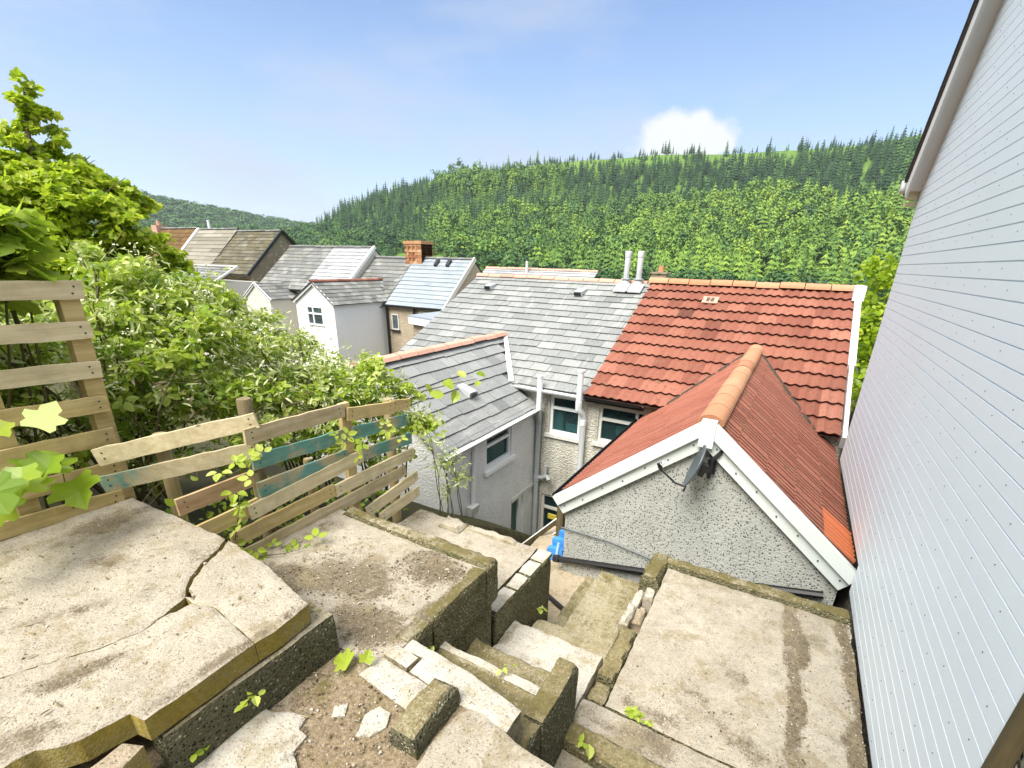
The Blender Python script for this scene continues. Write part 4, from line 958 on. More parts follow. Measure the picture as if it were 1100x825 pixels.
mb.tube([(-.40, 4.40, -1.86), (-.40, 4.40, -1.66)], .018, 8); mb.box(-.44, -.36, 4.455, 4.475, -1.84, -1.70); mb.build('bracket', M['black'], di)
mb = MB(); mb.tube([(-.40, 4.40, -1.68), (-.34, 4.42, -1.60), (-.33, 4.44, -1.58)], .02, 6); mb.tube([(-.42, 4.46, -1.68), (-.45, 4.47, -1.58), (-.455, 4.47, -1.47)], .006, 5); mb.build('cable', M['black'], di)

# ================================================================== neighbour with white cladding on the right
nb = thing('neighbour_house', 'tall house wall in pale blue white cladding at the right edge', 'house', (2.4, 4.2, -6.0))
XC = .90; YF, YN, YS = 7.13, 1.815, 4.385; ZS, ZB = -2.275, -2.62; PIT = .98; Z0 = .775; APY = 2.9; Z1 = Z0+(YF-APY)*PIT
mb = MB(); bw = .0925
rows = int((Z1+.05-ZB)/bw)+1
def yrange(z):
    y0 = YN if z < Z1-(APY-YN)*PIT else APY-(Z1-z)/PIT
    y1 = YF if z < Z0 else YF-(z-Z0)/PIT
    return y0, y1
for r in range(rows):
    z0 = ZB+r*bw; z1 = z0+bw; y0, y1 = yrange(z0); ya, yb = yrange(z1)
    if z1 <= ZS+.001: y1 = yb = YS
    if y1-y0 < .02: continue
    p = [(XC, y1, z0), (XC, y0, z0), (XC, max(ya, y0), z1-.008), (XC, yb, z1-.008)]
    mb.poly(p)
    g0, g1 = z1-.008, z1; y0_, y1_ = max(ya, y0), yb
    mb.poly([(XC, y1_, g0), (XC, y0_, g0), (XC+.010, y0_, g0+.0015), (XC+.010, y1_, g0+.0015)]); mb.poly([(XC+.010, y1_, g0+.0015), (XC+.010, y0_, g0+.0015), (XC+.010, y0_, g1-.0015), (XC+.010, y1_, g1-.0015)])
    mb.poly([(XC+.010, y1_, g1-.0015), (XC+.010, y0_, g1-.0015), (XC, y0_, g1), (XC, y1_, g1)])
mb.box(XC+.012, XC+.02, YN, YS, ZB, Z0); mb.box(XC+.012, XC+.02, YS, YF, ZS, Z0)
mb.poly([(XC+.016, YF, Z0), (XC+.016, YN, Z0), (XC+.016, YN, Z1-(APY-YN)*PIT), (XC+.016, APY, Z1)])
cl = mb.build('cladding', M['clad'], nb)
mb = MB(); g = random.Random(4)
for r in range(rows):
    if r % 3 == 2: continue
    z = ZB+r*bw+bw*.5; y0, y1 = yrange(z)
    if z < ZS: y1 = YS
    y = YN+.12+.2*(r % 2)
    while y < y1:
        if y > y0:
            yy = y+g.uniform(-.02, .02); zz = z+g.uniform(-.01, .01); mb.prism([(XC-.0025, yy+.003*math.cos(k*1.047), zz+.003*math.sin(k*1.047)) for k in range(6)], (.003, 0, 0))
        y += .41
sc = mb.build('fixing_nails', M['dishm'], cl); sc['kind'] = 'stuff'
mb = MB()
mb.box(XC-.004, XC+.045, YN-.042, YN-.003, -4.2, Z1-(APY-YN)*PIT-.1); mb.box(XC+.02, XC+.05, YS+.004, YF-.01, ZS-.055, ZS-.004); mb.box(XC+.02, XC+.05, YS+.002, YS+.05, ZB, ZS-.06)
mb.build('timber_batten', M['wood_dark'], nb)
mb = MB(); mb.prism([(XC+.052, YF, -6.5), (XC+.052, YF, Z0), (XC+.052, APY, Z1), (XC+.052, -1.5, Z1-(APY+1.5)*PIT), (XC+.052, -1.5, -6.5)], (.25, 0, 0)); mb.poly([(XC+.3, YF, -6.5), (6.5, YF, -6.5), (6.5, YF, Z0), (XC+.3, YF, Z0)])
mb.build('wall', M['wallgrey'], nb)
XB = .775
mb = MB(); mb.beam((XB, YF-.02, Z0+.02*PIT+.005), (XB, APY, Z1+.005), .022, .19, (0, 0, 1)); mb.beam((XB, APY, Z1+.005), (XB, -1.5, Z1-(APY+1.5)*PIT+.005), .022, .19, (0, 0, 1)); mb.build('barge_board', M['soffit'], nb)
mb = MB(); mb.beam(((XB+XC)/2+.012, YF-.04, Z0+.04*PIT-.01), ((XB+XC)/2+.012, APY, Z1-.01), XC-XB, .016, (0, 0, 1)); mb.build('soffit', M['soffit'], nb)
mb = MB(); mb.beam((XB+.0, YF+.02, Z0-.02*PIT+.155), (XB+.0, APY, Z1+.155), .05, .04, (0, 0, 1)); mb.build('verge_mortar', m_plain('dark mortar', (.10, .09, .08), .95, .1, 0, .6, 40), nb)
mb = MB(); v_ = Vector((0, -(YF+.06-APY), (YF+.06-APY)*PIT)); slate_field(mb, (XB-.04, YF+.06, Z0-.06*PIT+.19), (1, 0, 0), v_, 5.5, v_.length, .3, .4, seed=51)
mb.poly([(XB, APY, Z1+.18), (6.3, APY, Z1+.18), (6.3, -1.5, Z1+.18-4.4*PIT), (XB, -1.5, Z1+.18-4.4*PIT)]); mb.build('roof', M['slate_far'], nb)
mb = MB(); gutter(mb, (XB-.05, YF+.13, Z0+.09), (6.3, YF+.13, Z0+.09), .065); mb.tube([(XB-.05, YF+.13, Z0+.08), (XB-.01, YF+.13, Z0+.08)], .066, 10); mb.build('gutter', M['upvc'], nb)
mb = MB(); mb.box(XB+.012, XC+.05, YF+.003, YF+.04, Z0-.06, Z0+.02); mb.box(XB+.012, XC+.05, YF+.003, YF+.05, Z0-.12, Z0-.08); mb.build('eave_box', M['wood_pale'], nb)

# ================================================================== terraces, slab, steps
def blob(lst):
    """natural dirt patches: (x, y, rx, ry, rot deg, strength)"""
    def f(x, y):
        d = 0.
        n_ = mn.noise(Vector((x*4.1, y*4.1, .5)))*.35+mn.noise(Vector((x*13, y*13, 2.5)))*.22
        for cx, cy, rx, ry, ro, st in lst:
            c, s_ = math.cos(R(ro)), math.sin(R(ro)); u_, v_ = ((x-cx)*c+(y-cy)*s_)/rx, (-(x-cx)*s_+(y-cy)*c)/ry
            q = 1.25-math.sqrt(u_*u_+v_*v_)+n_
            d = max(d, min(1., max(0., q))*st)
        return d
    return f
def struct(name, mb, mats, parent=None):
    o = mb.build(name, mats, parent)
    if parent is None: o['kind'] = 'structure'
    return o
# upper terrace by the pallet: cracked concrete plate on a pebbledashed base
D1 = blob([(-2.95, .75, .28, .10, 20, .6), (-2.7, .35, .35, .07, 65, .55), (-3.4, .95, .18, .3, 0, .7), (-2.15, .42, .22, .07, 70, .7), (-2.0, .12, .25, .1, 60, .6), (-2.6, 1.05, .14, .07, 0, .5), (-1.76, .75, .04, .5, 0, .75), (-1.8, .1, .07, .3, 10, .9), (-3.3, .2, .3, .15, 40, .5)])
us = thing('upper_slab', 'cracked pale concrete slab with a mossy yellow edge beside the pallet', 'slab', (-2.7, .4, -2.0))
MS1 = lambda x, y: max(0, .25-abs(x+1.76)*2)
crk = [(-2.63, 1.225), (-2.56, 1.14), (-2.50, 1.02), (-2.42, .92), (-2.36, .87), (-2.28, .835)]
low_ = [(-2.24, .70), (-2.215, .60), (-2.26, .47), (-2.32, .35), (-2.40, .21), (-2.46, -.02), (-2.52, -.5)]
A_ = [(-3.70, -.5), (-2.535, -.5)]+[(x-.004, y) for x, y in low_[::-1][1:]]+[(x-.016, y-.004) for x, y in crk[::-1]][0:1]+[(x-.012, y-.003) for x, y in crk[::-1]][1:]+[(-3.1, 1.21), (-3.66, 1.19)]
B_ = [(-2.30, .828)]+[(-2.26, .842)]+[(x+.012, y+.003) for x, y in crk[::-1]][1:]+[(-2.2, 1.19), (-1.75, 1.10), (-1.725, .92), (-1.735, .82)]+[(-1.95, .842), (-2.1, .86), (-2.22, .82)]
C_p = [(-2.222, .816), (-2.1, .857), (-1.95, .839), (-1.735, .817), (-1.725, .55), (-1.728, .40), (-1.80, .385), (-1.83, .25), (-1.91, .16), (-1.94, .0), (-2.05, -.5), (-2.508, -.5)]+[(x+.004, y) for x, y in low_[::-1][1:]]
for i, (pl, t) in enumerate(((A_, (0, 0)), (B_, (.003, -.003)), (C_p, (-.002, .002)))):
    mb = MB(); mb.plate(pl, -1.66, -1.55-t[0]*-2.0-t[1]*.7, seed=i+1, dirt=D1, moss=MS1, side=1, tilt=t, jit=.0065, step=.05, grid=.028); mb.build('slab_piece', [M['concrete'], M['moss_edge']], us)
mb = MB(); mb.block(-3.7, -1.708, .42, 1.20, -2.6, -1.668, step=.06, jit=.006, chip=.012, seed=5, top=1, side=0); mb.build('pebbledashed_base', [M['side_dark'], M['concrete_moss']], us)
mb = MB(); mb.plate([(-1.79, .33), (-1.715, .37), (-1.66, .22), (-1.76, .16)], -1.9, -1.64, seed=8, side=1, jit=.012); mb.build('broken_corner', [M['dirt'], M['moss_edge']], us)
mb = MB(); mb.block(-2.6, -1.78, -.6, .50, -2.6, -1.80, step=.04, jit=.014, chip=.05, seed=6, dirt=lambda x, y: .8); mb.build('crumbling_bed', [M['dirt'], M['dirt']], us)
# dirt level, with remains of a concrete screed
D2 = blob([(-1.3, 1.0, .5, .6, 0, .9), (-1.5, .4, .5, .5, 0, .8)])
mb = MB(); mb.block(-1.75, -.93, -.6, 1.42, -2.7, -1.915, step=.035, jit=.008, chip=.01, seed=7, dirt=D2, moss=lambda x, y: .22 if y > .9 and x < -1.3 else 0.)
struct('dirt_path', mb, [M['dirt'], M['side']])
screed = [[(-1.97, .44), (-1.93, .62), (-1.84, .72), (-1.72, .80), (-1.60, .84), (-1.52, .86), (-1.50, .80), (-1.44, .79), (-1.43, .72), (-1.37, .70), (-1.30, .64), (-1.33, .56), (-1.25, .50), (-1.2, .3), (-1.5, .1), (-1.9, .2)],
          [(-1.31, 1.00), (-1.28, 1.06), (-1.22, 1.07), (-1.19, 1.00), (-1.22, .93), (-1.27, .91)], [(-1.12, .80), (-1.07, .84), (-1.03, .78), (-1.08, .72)], [(-1.47, .96), (-1.43, 1.0), (-1.39, .95), (-1.43, .91)]]
mb = MB(); mb.plate(screed[0], -1.95, -1.893, seed=12, jit=.02, step=.04, dirt=blob([(-1.45, .6, .12, .25, 0, .3)]), side=0); o = mb.build('concrete_screed', [M['concrete_pale']])
meta(o, 'broken patch of pale concrete set in the dirt at the bottom left', 'concrete patch')
for i, pl in enumerate(screed[1:]):
    mb = MB(); mb.plate(pl, -1.95, (-1.897, -1.899, -1.901)[i], seed=20+i, jit=.012, step=.03, grid=.02); o = mb.build('concrete_fragment', M['concrete_pale'])
    meta(o, ('rounded pale concrete fragment in the middle of the gritty dirt', 'small pale fragment in the dirt beside the kerb stone', 'small pale fragment in the dirt below the pebbledashed base')[i], 'concrete fragment', 'concrete fragments in the dirt')
# middle terrace
mb = MB(); D3 = blob([(-1.75, 2.0, .28, .20, 10, .95), (-2.1, 1.65, .40, .30, 20, .95), (-2.5, 1.45, .45, .15, 10, .9), (-1.75, 1.42, .35, .18, 0, .95), (-2.75, 1.9, .12, .5, 0, .5), (-1.5, 1.65, .05, .35, 0, .9), (-2.0, 2.2, .8, .04, 0, .5)])
mb.block(-2.92, -1.44, 1.205, 2.24, -3.6, -1.905, step=.035, jit=.005, chip=.02, seed=9, dirt=D3, moss=lambda x, y: .3 if x > -1.56 else (.22 if y > 2.14 else 0))
struct('middle_terrace', mb, [M['concrete'], M['side']])
mw = thing('terrace_kerb', 'mossy concrete kerb along the far edge of the middle terrace', 'kerb', (-2.1, 2.22, -1.95))
mb = MB(); mb.block(-2.80, -1.42, 2.17, 2.29, -2.2, -1.868, step=.035, jit=.010, chip=.03, seed=11, moss=lambda x, y: .25); mb.build('far_kerb', [M['concrete_moss'], M['side']], mw)
mb = MB(); mb.block(-1.54, -1.425, 1.40, 1.60, -2.2, -1.890, step=.035, jit=.009, chip=.03, seed=12, moss=lambda x, y: .2); mb.block(-1.53, -1.43, 1.62, 2.165, -2.2, -1.896, step=.035, jit=.009, chip=.02, seed=13, moss=lambda x, y: .35)
mb.build('side_kerb', [M['concrete_moss'], M['side']], mw)
# lower terrace with flagged right edge
mb = MB(); D4 = blob([(-2.8, 3.0, .2, .4, 0, .5), (-2.1, 2.4, .8, .06, 0, .8), (-2.0, 2.95, .3, .1, 0, .25)])
mb.block(-2.92, -1.565, 2.30, 3.21, -4.6, -2.365, step=.04, jit=.004, chip=.012, seed=14, dirt=D4); struct('lower_terrace', mb, [M['concrete'], M['side']])
lw = thing('lower_retaining_wall', 'mossy pebbledashed wall capped with pale flags beside the lower steps', 'wall', (-1.5, 2.8, -3.6))
mb = MB(); mb.block(-1.562, -1.44, 2.30, 3.215, -4.6, -2.40, step=.05, jit=.005, chip=.01, seed=15); mb.build('wall', [M['concrete_moss'], M['side']], lw)
for i, (y0, y1) in enumerate(((2.31, 2.60), (2.61, 2.80), (2.812, 3.02), (3.03, 3.212))):
    mb = MB(); mb.block(-1.557, -1.437+.004*i, y0, y1, -2.40, -2.364-.004*(i % 2), step=.03, jit=.004, chip=.012, seed=16+i, dirt=blob([(-1.5, y0, .1, .05, 0, .3)])); mb.build('coping_flag', [M['concrete_pale'], M['side']], lw)
mb = MB(); mb.block(-2.55, -2.30, 3.02, 3.19, -2.36, -2.315, step=.04, jit=.012, chip=.03, seed=22); mb.block(-2.28, -1.75, 3.11, 3.2, -2.37, -2.335, step=.04, jit=.006, chip=.02, seed=23)
o = mb.build('broken_flag', [M['concrete'], M['concrete_moss']]); meta(o, 'broken concrete flag at the far edge of the lower terrace by the fence end', 'paving flag')
# paving and the flight of steps
fl = thing('flight_of_steps', 'worn concrete steps going down between the mossy walls', 'steps', (-1.07, 2.0, -3.2))
mb = MB(); mb.plate([(-1.50, 1.135), (-1.47, 1.275), (-1.10, 1.255), (-1.105, 1.10)], -2.0, -1.892, seed=30, jit=.004, dirt=blob([(-1.3, 1.2, .1, .03, 30, .4)]), side=1); mb.build('paving_slab', [M['concrete_pale'], M['concrete_moss']], fl)
mb = MB(); mb.plate([(-1.48, 1.283), (-1.465, 1.365), (-1.31, 1.355), (-1.315, 1.275)], -2.0, -1.875, seed=31, jit=.002, side=1); mb.build('small_paver', [M['concrete_pale'], M['concrete_moss']], fl)
DS = blob([(-1.35, 1.4, .1, .05, 0, .3)])
mb = MB(); mb.plate([(-1.305, 1.28), (-1.30, 1.38), (-1.435, 1.375), (-1.435, 1.455), (-1.05, 1.43), (-.72, 1.375), (-.72, 1.245), (-1.05, 1.262), (-1.12, 1.265)], -2.2, -1.898, seed=32, jit=.005, dirt=DS, side=1); mb.build('top_step', [M['concrete_pale'], M['concrete_moss']], fl)
mb = MB(); mb.block(-1.44, -.70, 1.30, 1.71, -2.8, -2.135, step=.035, jit=.007, chip=.02, seed=33, dirt=lambda x, y: .75 if y < 1.645 else .05, moss=lambda x, y: .3 if y < 1.64 else 0); mb.build('step', [M['concrete_step'], M['concrete_moss']], fl)
mb = MB(); mb.block(-1.43, -1.0, 1.655, 1.715, -2.16, -2.125, step=.03, jit=.004, chip=.01, seed=34); mb.block(-.99, -.72, 1.65, 1.712, -2.16, -2.123, step=.03, jit=.004, chip=.01, seed=35); mb.build('light_nosing', [M['concrete_pale'], M['concrete_moss']], fl)
mb = MB(); mb.block(-1.44, -.70, 1.60, 2.06, -3.0, -2.38, step=.035, jit=.006, chip=.02, seed=36, dirt=lambda x, y: .55, moss=lambda x, y: .22 if x < -1.2 else 0.05); mb.build('step', [M['concrete_step'], M['concrete_moss']], fl)
mb = MB(); mb.block(-1.44, -.70, 1.95, 2.585, -3.3, -2.63, step=.035, jit=.004, chip=.012, seed=37, dirt=blob([(-1.1, 2.2, .2, .03, 30, .3), (-1.4, 2.4, .06, .2, 0, .6)])); mb.build('white_step', [M['concrete_pale'], M['concrete_moss']], fl)
mb = MB(); mb.block(-1.40, -.73, 2.5, 2.93, -3.5, -2.85, step=.035, jit=.004, chip=.014, seed=38, dirt=lambda x, y: .35); mb.build('step', [M['concrete_step'], M['concrete_moss']], fl)
mb = MB(); mb.block(-1.255, -.74, 2.86, 4.12, -4.0, -3.05, step=.04, jit=.004, chip=.012, seed=39, dirt=lambda x, y: .42+.3*mn.noise(Vector((x*3, y*3, 0))), moss=lambda x, y: .05); mb.build('landing', [M['concrete_step'], M['concrete_moss']], fl)
mb = MB(); mb.block(-1.44, -1.20, 2.9, 4.2, -4.2, -3.24, step=.04, jit=.004, chip=.012, seed=40, dirt=lambda x, y: .45, moss=lambda x, y: .12); mb.build('side_step', [M['concrete_step'], M['concrete_moss']], fl)
mb = MB(); mb.block(-2.45, -1.43, 3.18, 5.4, -5.6, -3.52, step=.06, jit=.003, chip=.01, seed=41, dirt=lambda x, y: .2); struct('lower_path', mb, [m_concrete('tan path concrete', (.50, .42, .30), (.26, .20, .12)), M['side']])
mb = MB(); mb.beam((-1.95, 4.03, -3.50), (-1.30, 3.70, -3.47), .03, .05); o = mb.build('black_hose', M['black']); meta(o, 'black pipe lying across the tan path below the lower steps', 'pipe')
# wide right-hand terrace
def D5f(x, y):
    n_ = mn.noise(Vector((x*5, y*2.5, 1)))*.10+mn.noise(Vector((x*17, y*9, 4)))*.05
    b = max(0, 1-abs(x-.515+.03*(y-2.8)+n_)/.085)*1.15 if True else 0
    b = max(b, max(0, 1-abs(x-.845+n_*.6)/.075)*1.2)
    return max(b, D5(x, y))
D5 = blob([(-.1, 2.55, .38, .30, -30, .42), (.15, 2.9, .16, .16, 0, .5), (-.3, 2.3, .3, .10, 0, .55), (.25, 2.35, .35, .14, -20, .5), (.35, 3.6, .2, .12, 0, .4), (-.42, 2.9, .05, .4, 0, .3)])
mb = MB(); mb.block(-.555, .885, 2.20, 3.915, -4.4, -2.63, step=.03, jit=.0045, chip=.008, seed=50, dirt=D5f, moss=lambda x, y: .12 if (abs(x-.15) < .2 and abs(y-2.9) < .2) else 0.)
struct('right_terrace', mb, [M['concrete'], M['side']])
mb = MB(); D6 = blob([(-.25, 2.1, .25, .15, 0, .8), (-.6, 2.1, .1, .2, 0, .4), (.3, 2.0, .5, .2, 0, .6)])
mb.block(-.70, .885, 1.62, 2.196, -4.2, -2.636, step=.03, jit=.005, chip=.006, seed=51, dirt=D6); struct('near_landing', mb, [M['concrete'], M['side']])
kb = thing('mossy_kerb', 'mossy broken kerb around the right hand terrace by the gable', 'kerb', (.05, 3.9, -2.9))
mb = MB(); mb.block(-.60, .885, 3.92, 4.05, -4.4, -2.585, step=.035, jit=.010, chip=.022, seed=52, moss=lambda x, y: .42); mb.build('far_kerb', [M['concrete_moss'], M['side']], kb)
mb = MB(); mb.block(-.735, -.565, 3.60, 4.05, -4.4, -2.575, step=.035, jit=.012, chip=.035, seed=53, moss=lambda x, y: .5); mb.build('corner_kerb', [M['concrete_moss'], M['side']], kb)
mb = MB(); mb.block(-.735, -.57, 3.02, 3.60, -4.4, -2.80, step=.04, jit=.012, chip=.02, seed=54); mb.build('broken_bed', [M['concrete_moss'], M['side']], kb)
for i, (x0, x1, y0, y1, z0, z1, m_) in enumerate(((-.735, -.665, 3.02, 3.30, -2.82, -2.655, 'concrete_pale'), (-.73, -.66, 3.31, 3.56, -2.82, -2.69, 'concrete_pale'), (-.655, -.575, 3.14, 3.30, -2.82, -2.70, 'brown'), (-.65, -.57, 3.42, 3.56, -2.80, -2.65, 'concrete_pale'), (-.66, -.59, 3.33, 3.40, -2.82, -2.74, 'brown'))):
    mb = MB(); mb.block(x0, x1, y0, y1, z0, z1, step=.025, jit=.012, chip=.02, seed=60+i); mb.build('rubble_stone', [M['concrete_pale'] if m_ != 'brown' else M['dirt'], M['concrete'] if m_ != 'brown' else M['dirt']], kb)
mb = MB(); mb.block(-.705, -.56, 2.44, 3.01, -4.3, -2.655, step=.03, jit=.010, chip=.028, seed=66, moss=lambda x, y: .12, dirt=lambda x, y: .7); mb.block(-.70, -.56, 2.24, 2.43, -4.3, -2.68, step=.03, jit=.010, chip=.02, seed=67, moss=lambda x, y: .15, dirt=lambda x, y: .6)
mb.build('side_kerb', [M['concrete_step'], M['side']], kb)
# foreground slab, kerb stone, stub walls
mb = MB(); mb.plate([(-.94, .50), (-.955, .95), (-.965, 1.10), (-.955, 1.20), (-.92, 1.257), (-.86, 1.262), (-.79, 1.25), (-.72, 1.243), (-.66, 1.225), (-.58, 1.215), (-.50, 1.215), (-.42, 1.20), (-.3, 1.0), (-.2, .5)], -2.65, -1.893, seed=70, jit=.009, dirt=blob([(-.88, 1.2, .05, .02, 0, .6), (-.7, .9, .3, .3, 0, .18)]), side=1)
o = mb.build('foreground_slab', [M['concrete'], M['side_dark']]); meta(o, 'ragged pale concrete slab at the bottom centre, between the kerb stone and the stub wall', 'slab')
mb = MB(); mb.block(-1.105, -.965, .96, 1.27, -2.0, -1.80, step=.028, jit=.009, chip=.022, seed=71, dirt=lambda x, y: .6, moss=lambda x, y: .1); o = mb.build('kerb_stone', [M['concrete_step'], M['side_dark']])
meta(o, 'loose gritty kerb stone tilted at the left edge of the foreground slab', 'kerb stone'); o.rotation_euler = (.03, -.12, .02)
mb = MB(); mb.block(-.79, -.665, 1.515, 1.955, -3.2, -2.11, step=.028, jit=.007, chip=.016, seed=72, dirt=lambda x, y: .85, moss=lambda x, y: .55 if abs(y-1.62) < .06 else .1)
mb.block(-.795, -.675, 1.29, 1.508, -3.2, -2.115, step=.028, jit=.006, chip=.016, seed=73, dirt=lambda x, y: .75, moss=lambda x, y: .5 if abs(y-1.36) < .05 else .1)
o = mb.build('stub_wall', [M['concrete_step'], M['side_dark']]); meta(o, 'short dark pebbledashed stub wall standing between the steps and the right terrace', 'wall')
mb = MB(); mb.block(-.70, .1, 1.80, 1.955, -2.8, -2.55, step=.03, jit=.009, chip=.022, seed=74, dirt=lambda x, y: .7, moss=lambda x, y: .3 if x < -.5 else .05); o = mb.build('low_wall', [M['concrete_step'], M['side']])
meta(o, 'low gritty wall at the bottom edge, in front of the right terrace', 'wall')

# ---- gravel and grit lying on the dirt
def grit(name, label, spots, n_, smin, smax, mat_):
    V, F, T = [], [], []; g = np.random.default_rng(99); base = np.array([(1, 0, -.6), (-.5, .87, -.6), (-.5, -.87, -.6), (.5, .5, .5), (-.7, .1, .55), (.2, -.6, .6)]); fc = [(0, 1, 3), (1, 2, 4), (2, 0, 5), (3, 4, 5), (0, 3, 5), (1, 4, 3), (2, 5, 4), (0, 2, 1)]
    tot = sum(s[5] for s in spots)
    for (x0, x1, y0, y1, z, w) in spots:
        for _ in range(int(n_*w/tot)):
            s = smin+(smax-smin)*g.random()**3; b = base*np.array([1, .7, .6])*s*(.7+.6*g.random((6, 3))); a = g.random()*6.28; c, q = math.cos(a), math.sin(a); o = len(V)
            x, y = g.uniform(x0, x1), g.uniform(y0, y1)
            for p in b: V.append((x+p[0]*c-p[1]*q, y+p[0]*q+p[1]*c, z+p[2]+s*.2))
            F += [(o+i, o+j, o+k) for i, j, k in fc]; T += [g.random()]*8
    o = np_mesh(name, V, F, T, mat_); o['kind'] = 'stuff'; o['label'] = label; o['category'] = 'gravel'
M['gritm'] = m_tint('grit', [(0, (.07, .05, .03)), (.45, (.20, .16, .10)), (.8, (.38, .33, .25)), (1, (.58, .55, .48))], .9, .2, 30, .2)
grit('grit', 'loose grit and crumbs scattered over the dirt and terraces', [(-1.70, -.98, .1, 1.3, -1.905, 12), (-2.6, -1.5, 1.25, 1.8, -1.9, 4), (-2.0, -1.5, 1.8, 2.15, -1.9, 2.5), (.42, .60, 2.3, 3.9, -2.627, 2.5), (.78, .88, 2.3, 3.9, -2.627, 2.5), (-.5, .5, 2.2, 2.7, -2.627, 1.2),
     (-1.42, -.8, 1.45, 1.65, -2.13, .8), (-1.42, -.8, 1.75, 2.0, -2.375, .6), (-3.5, -1.8, 0, 1.1, -1.548, .9), (-1.9, -1.6, .1, .35, -1.88, 1.5), (-2.8, -1.6, 2.32, 2.45, -2.36, 1.0)], 5200, .002, .010, M['gritm'])

# ================================================================== pallet and board fence
def board(parent, p, q, m_, h=.098, t=.02, name='board', label=None, up_=(0, 0, 1)):
    """a sawn board: p, q = top corners of the side facing us, split and roughened at the ends"""
    p, q = Vector(p), Vector(q); d = q-p; L = d.length; d.normalize(); z = Vector(up_); z = (z-d*z.dot(d)).normalized(); nrm = d.cross(z)*-1
    g = random.Random(hash((round(p.y*1000), round(p.z*1000))) & 0xffff); mb = MB(); k = max(2, int(L/.08)); rows = []
    for i in range(k+1):
        a = p+d*(L*i/k); w = g.gauss(0, .0022); w2 = g.gauss(0, .0022); e0 = g.uniform(-.004, .004) if i in (0, k) else 0
        rows.append([mb.vert(a+z*w+d*e0), mb.vert(a-z*(h+w2)+d*g.uniform(-.003, .003)), mb.vert(a-z*(h+w2)+nrm*t), mb.vert(a+z*w+nrm*t)])
    for i in range(k):
        for j in range(4): mb.face((rows[i][j], rows[i][(j+1) % 4], rows[i+1][(j+1) % 4], rows[i+1][j]))
    mb.face(rows[0][::-1]); mb.face(rows[-1])
    for e in (.045, L-.045):
        for zz in (.03, .068):
            c = p+d*(e+g.uniform(-.01, .01))-z*zz-nrm*.0005; a1, a2 = d*.006, z*.006
            mb.prism([c+a1*math.cos(s*1.047)+a2*math.sin(s*1.047) for s in range(6)], -nrm*.0015, .5, 1)
    o = mb.build(name, [m_, M['dark']], parent)
    if label: o['label'] = label
    return o
pf = thing('pallet_fence', 'upright wooden pallet of seven horizontal boards on the upper slab', 'fence', (-3.66, .5, -1.55))
for i, (ya, za, yb, zb, m_) in enumerate(((-.1, -.13, 1.265, -.17, 'wood_pale'), (-.1, -.355, 1.25, -.395, 'wood_pale'), (-.1, -.585, 1.235, -.63, 'wood_pale'), (-.1, -.79, 1.215, -.845, 'wood_yellow'), (-.1, -1.02, 1.205, -1.055, 'wood_yellow'), (-.1, -1.22, 1.185, -1.27, 'wood_yellow'), (-.2, -1.40, 1.15, -1.475, 'wood_yellow'))):
    board(pf, (-3.65, ya, za), (-3.65, yb, zb), M[m_], .10, .022)
for y in (1.12, .66, -.05):
    mb = MB(); mb.obox((-3.765, y, -1.62), (.088, 0, 0), (0, .095, 0), (0, 0.03, 1.42)); mb.build('stringer', M['wood_yellow'], pf)
bf = thing('board_fence', 'rickety fence of weathered boards, some painted teal, stepping down beside the terraces', 'fence', (-2.9, 2.1, -2.2))
XF = -2.90
for (p, q, m_, lb) in (((-3.56, 1.03, -1.135), (XF, 1.68, -.95), 'wood_pale', None), ((-3.46, .99, -1.275), (XF, 1.67, -1.145), 'wood_teal_part', 'long board with faded teal smears'),
     ((XF, 1.60, -1.04), (XF, 2.40, -1.06), 'wood', None), ((XF+.01, 2.42, -1.10), (XF+.01, 2.93, -1.17), 'wood_yellow', None), ((XF, 2.90, -1.155), (XF, 3.14, -1.195), 'wood_yellow', None),
     ((XF, 1.62, -1.225), (XF, 2.40, -1.265), 'wood_teal', 'teal painted board below the top rail'), ((XF, 2.45, -1.27), (XF, 3.08, -1.325), 'wood_teal', 'teal painted board at the far end of the fence'),
     ((XF, 1.62, -1.43), (XF, 2.38, -1.435), 'wood_teal', 'teal painted board in the middle row'), ((XF+.012, 1.52, -1.555), (XF+.012, 2.52, -1.485), 'wood_pale', None), ((XF, 2.53, -1.485), (XF, 3.13, -1.515), 'wood_teal', 'blue green board, third from the top at the far end'),
     ((XF, 2.22, -1.69), (XF, 3.14, -1.675), 'wood_pale', None), ((XF-.02, 1.14, -1.345), (XF, 1.60, -1.33), 'wood_rust', 'board with a reddish stain'), ((XF, 1.17, -1.55), (XF, 1.60, -1.53), 'wood_yellow', None), ((XF, 1.38, -1.70), (XF, 2.21, -1.675), 'wood_yellow', 'ochre stained lower board'),
     ((XF+.014, 1.40, -1.845), (XF+.014, 3.0, -1.80), 'wood', None), ((XF, 2.50, -2.03), (XF, 3.17, -1.925), 'wood_pale', None), ((XF+.01, 2.64, -2.15), (XF+.01, 3.17, -2.09), 'wood_pale', None)):
    board(bf, p, q, M[m_], .106, .02, label=lb)
for i, (x, y, zt, zb_, r_) in enumerate(((-3.38, 1.32, -1.08, -2.6, .042), (-3.03, 1.70, -.88, -2.6, .048), (-2.97, 2.05, -1.42, -2.8, .032), (-2.985, 2.93, -1.16, -3.0, .042))):
    mb = MB(); mb.tube([(x, y, zb_), (x+.01, y, (zt+zb_)/2), (x, y+.01, zt-.02), (x, y+.01, zt)], [r_, r_*1.03, r_, r_*.9], 10); mb.build('post', M['post' if i != 1 else 'post_dark'], bf)
mb = MB(); mb.obox((-2.97, 2.385, -2.6), (.045, 0, 0), (0, .085, 0), (0, 0, 1.53)); mb.build('square_post', M['wood_yellow'], bf)
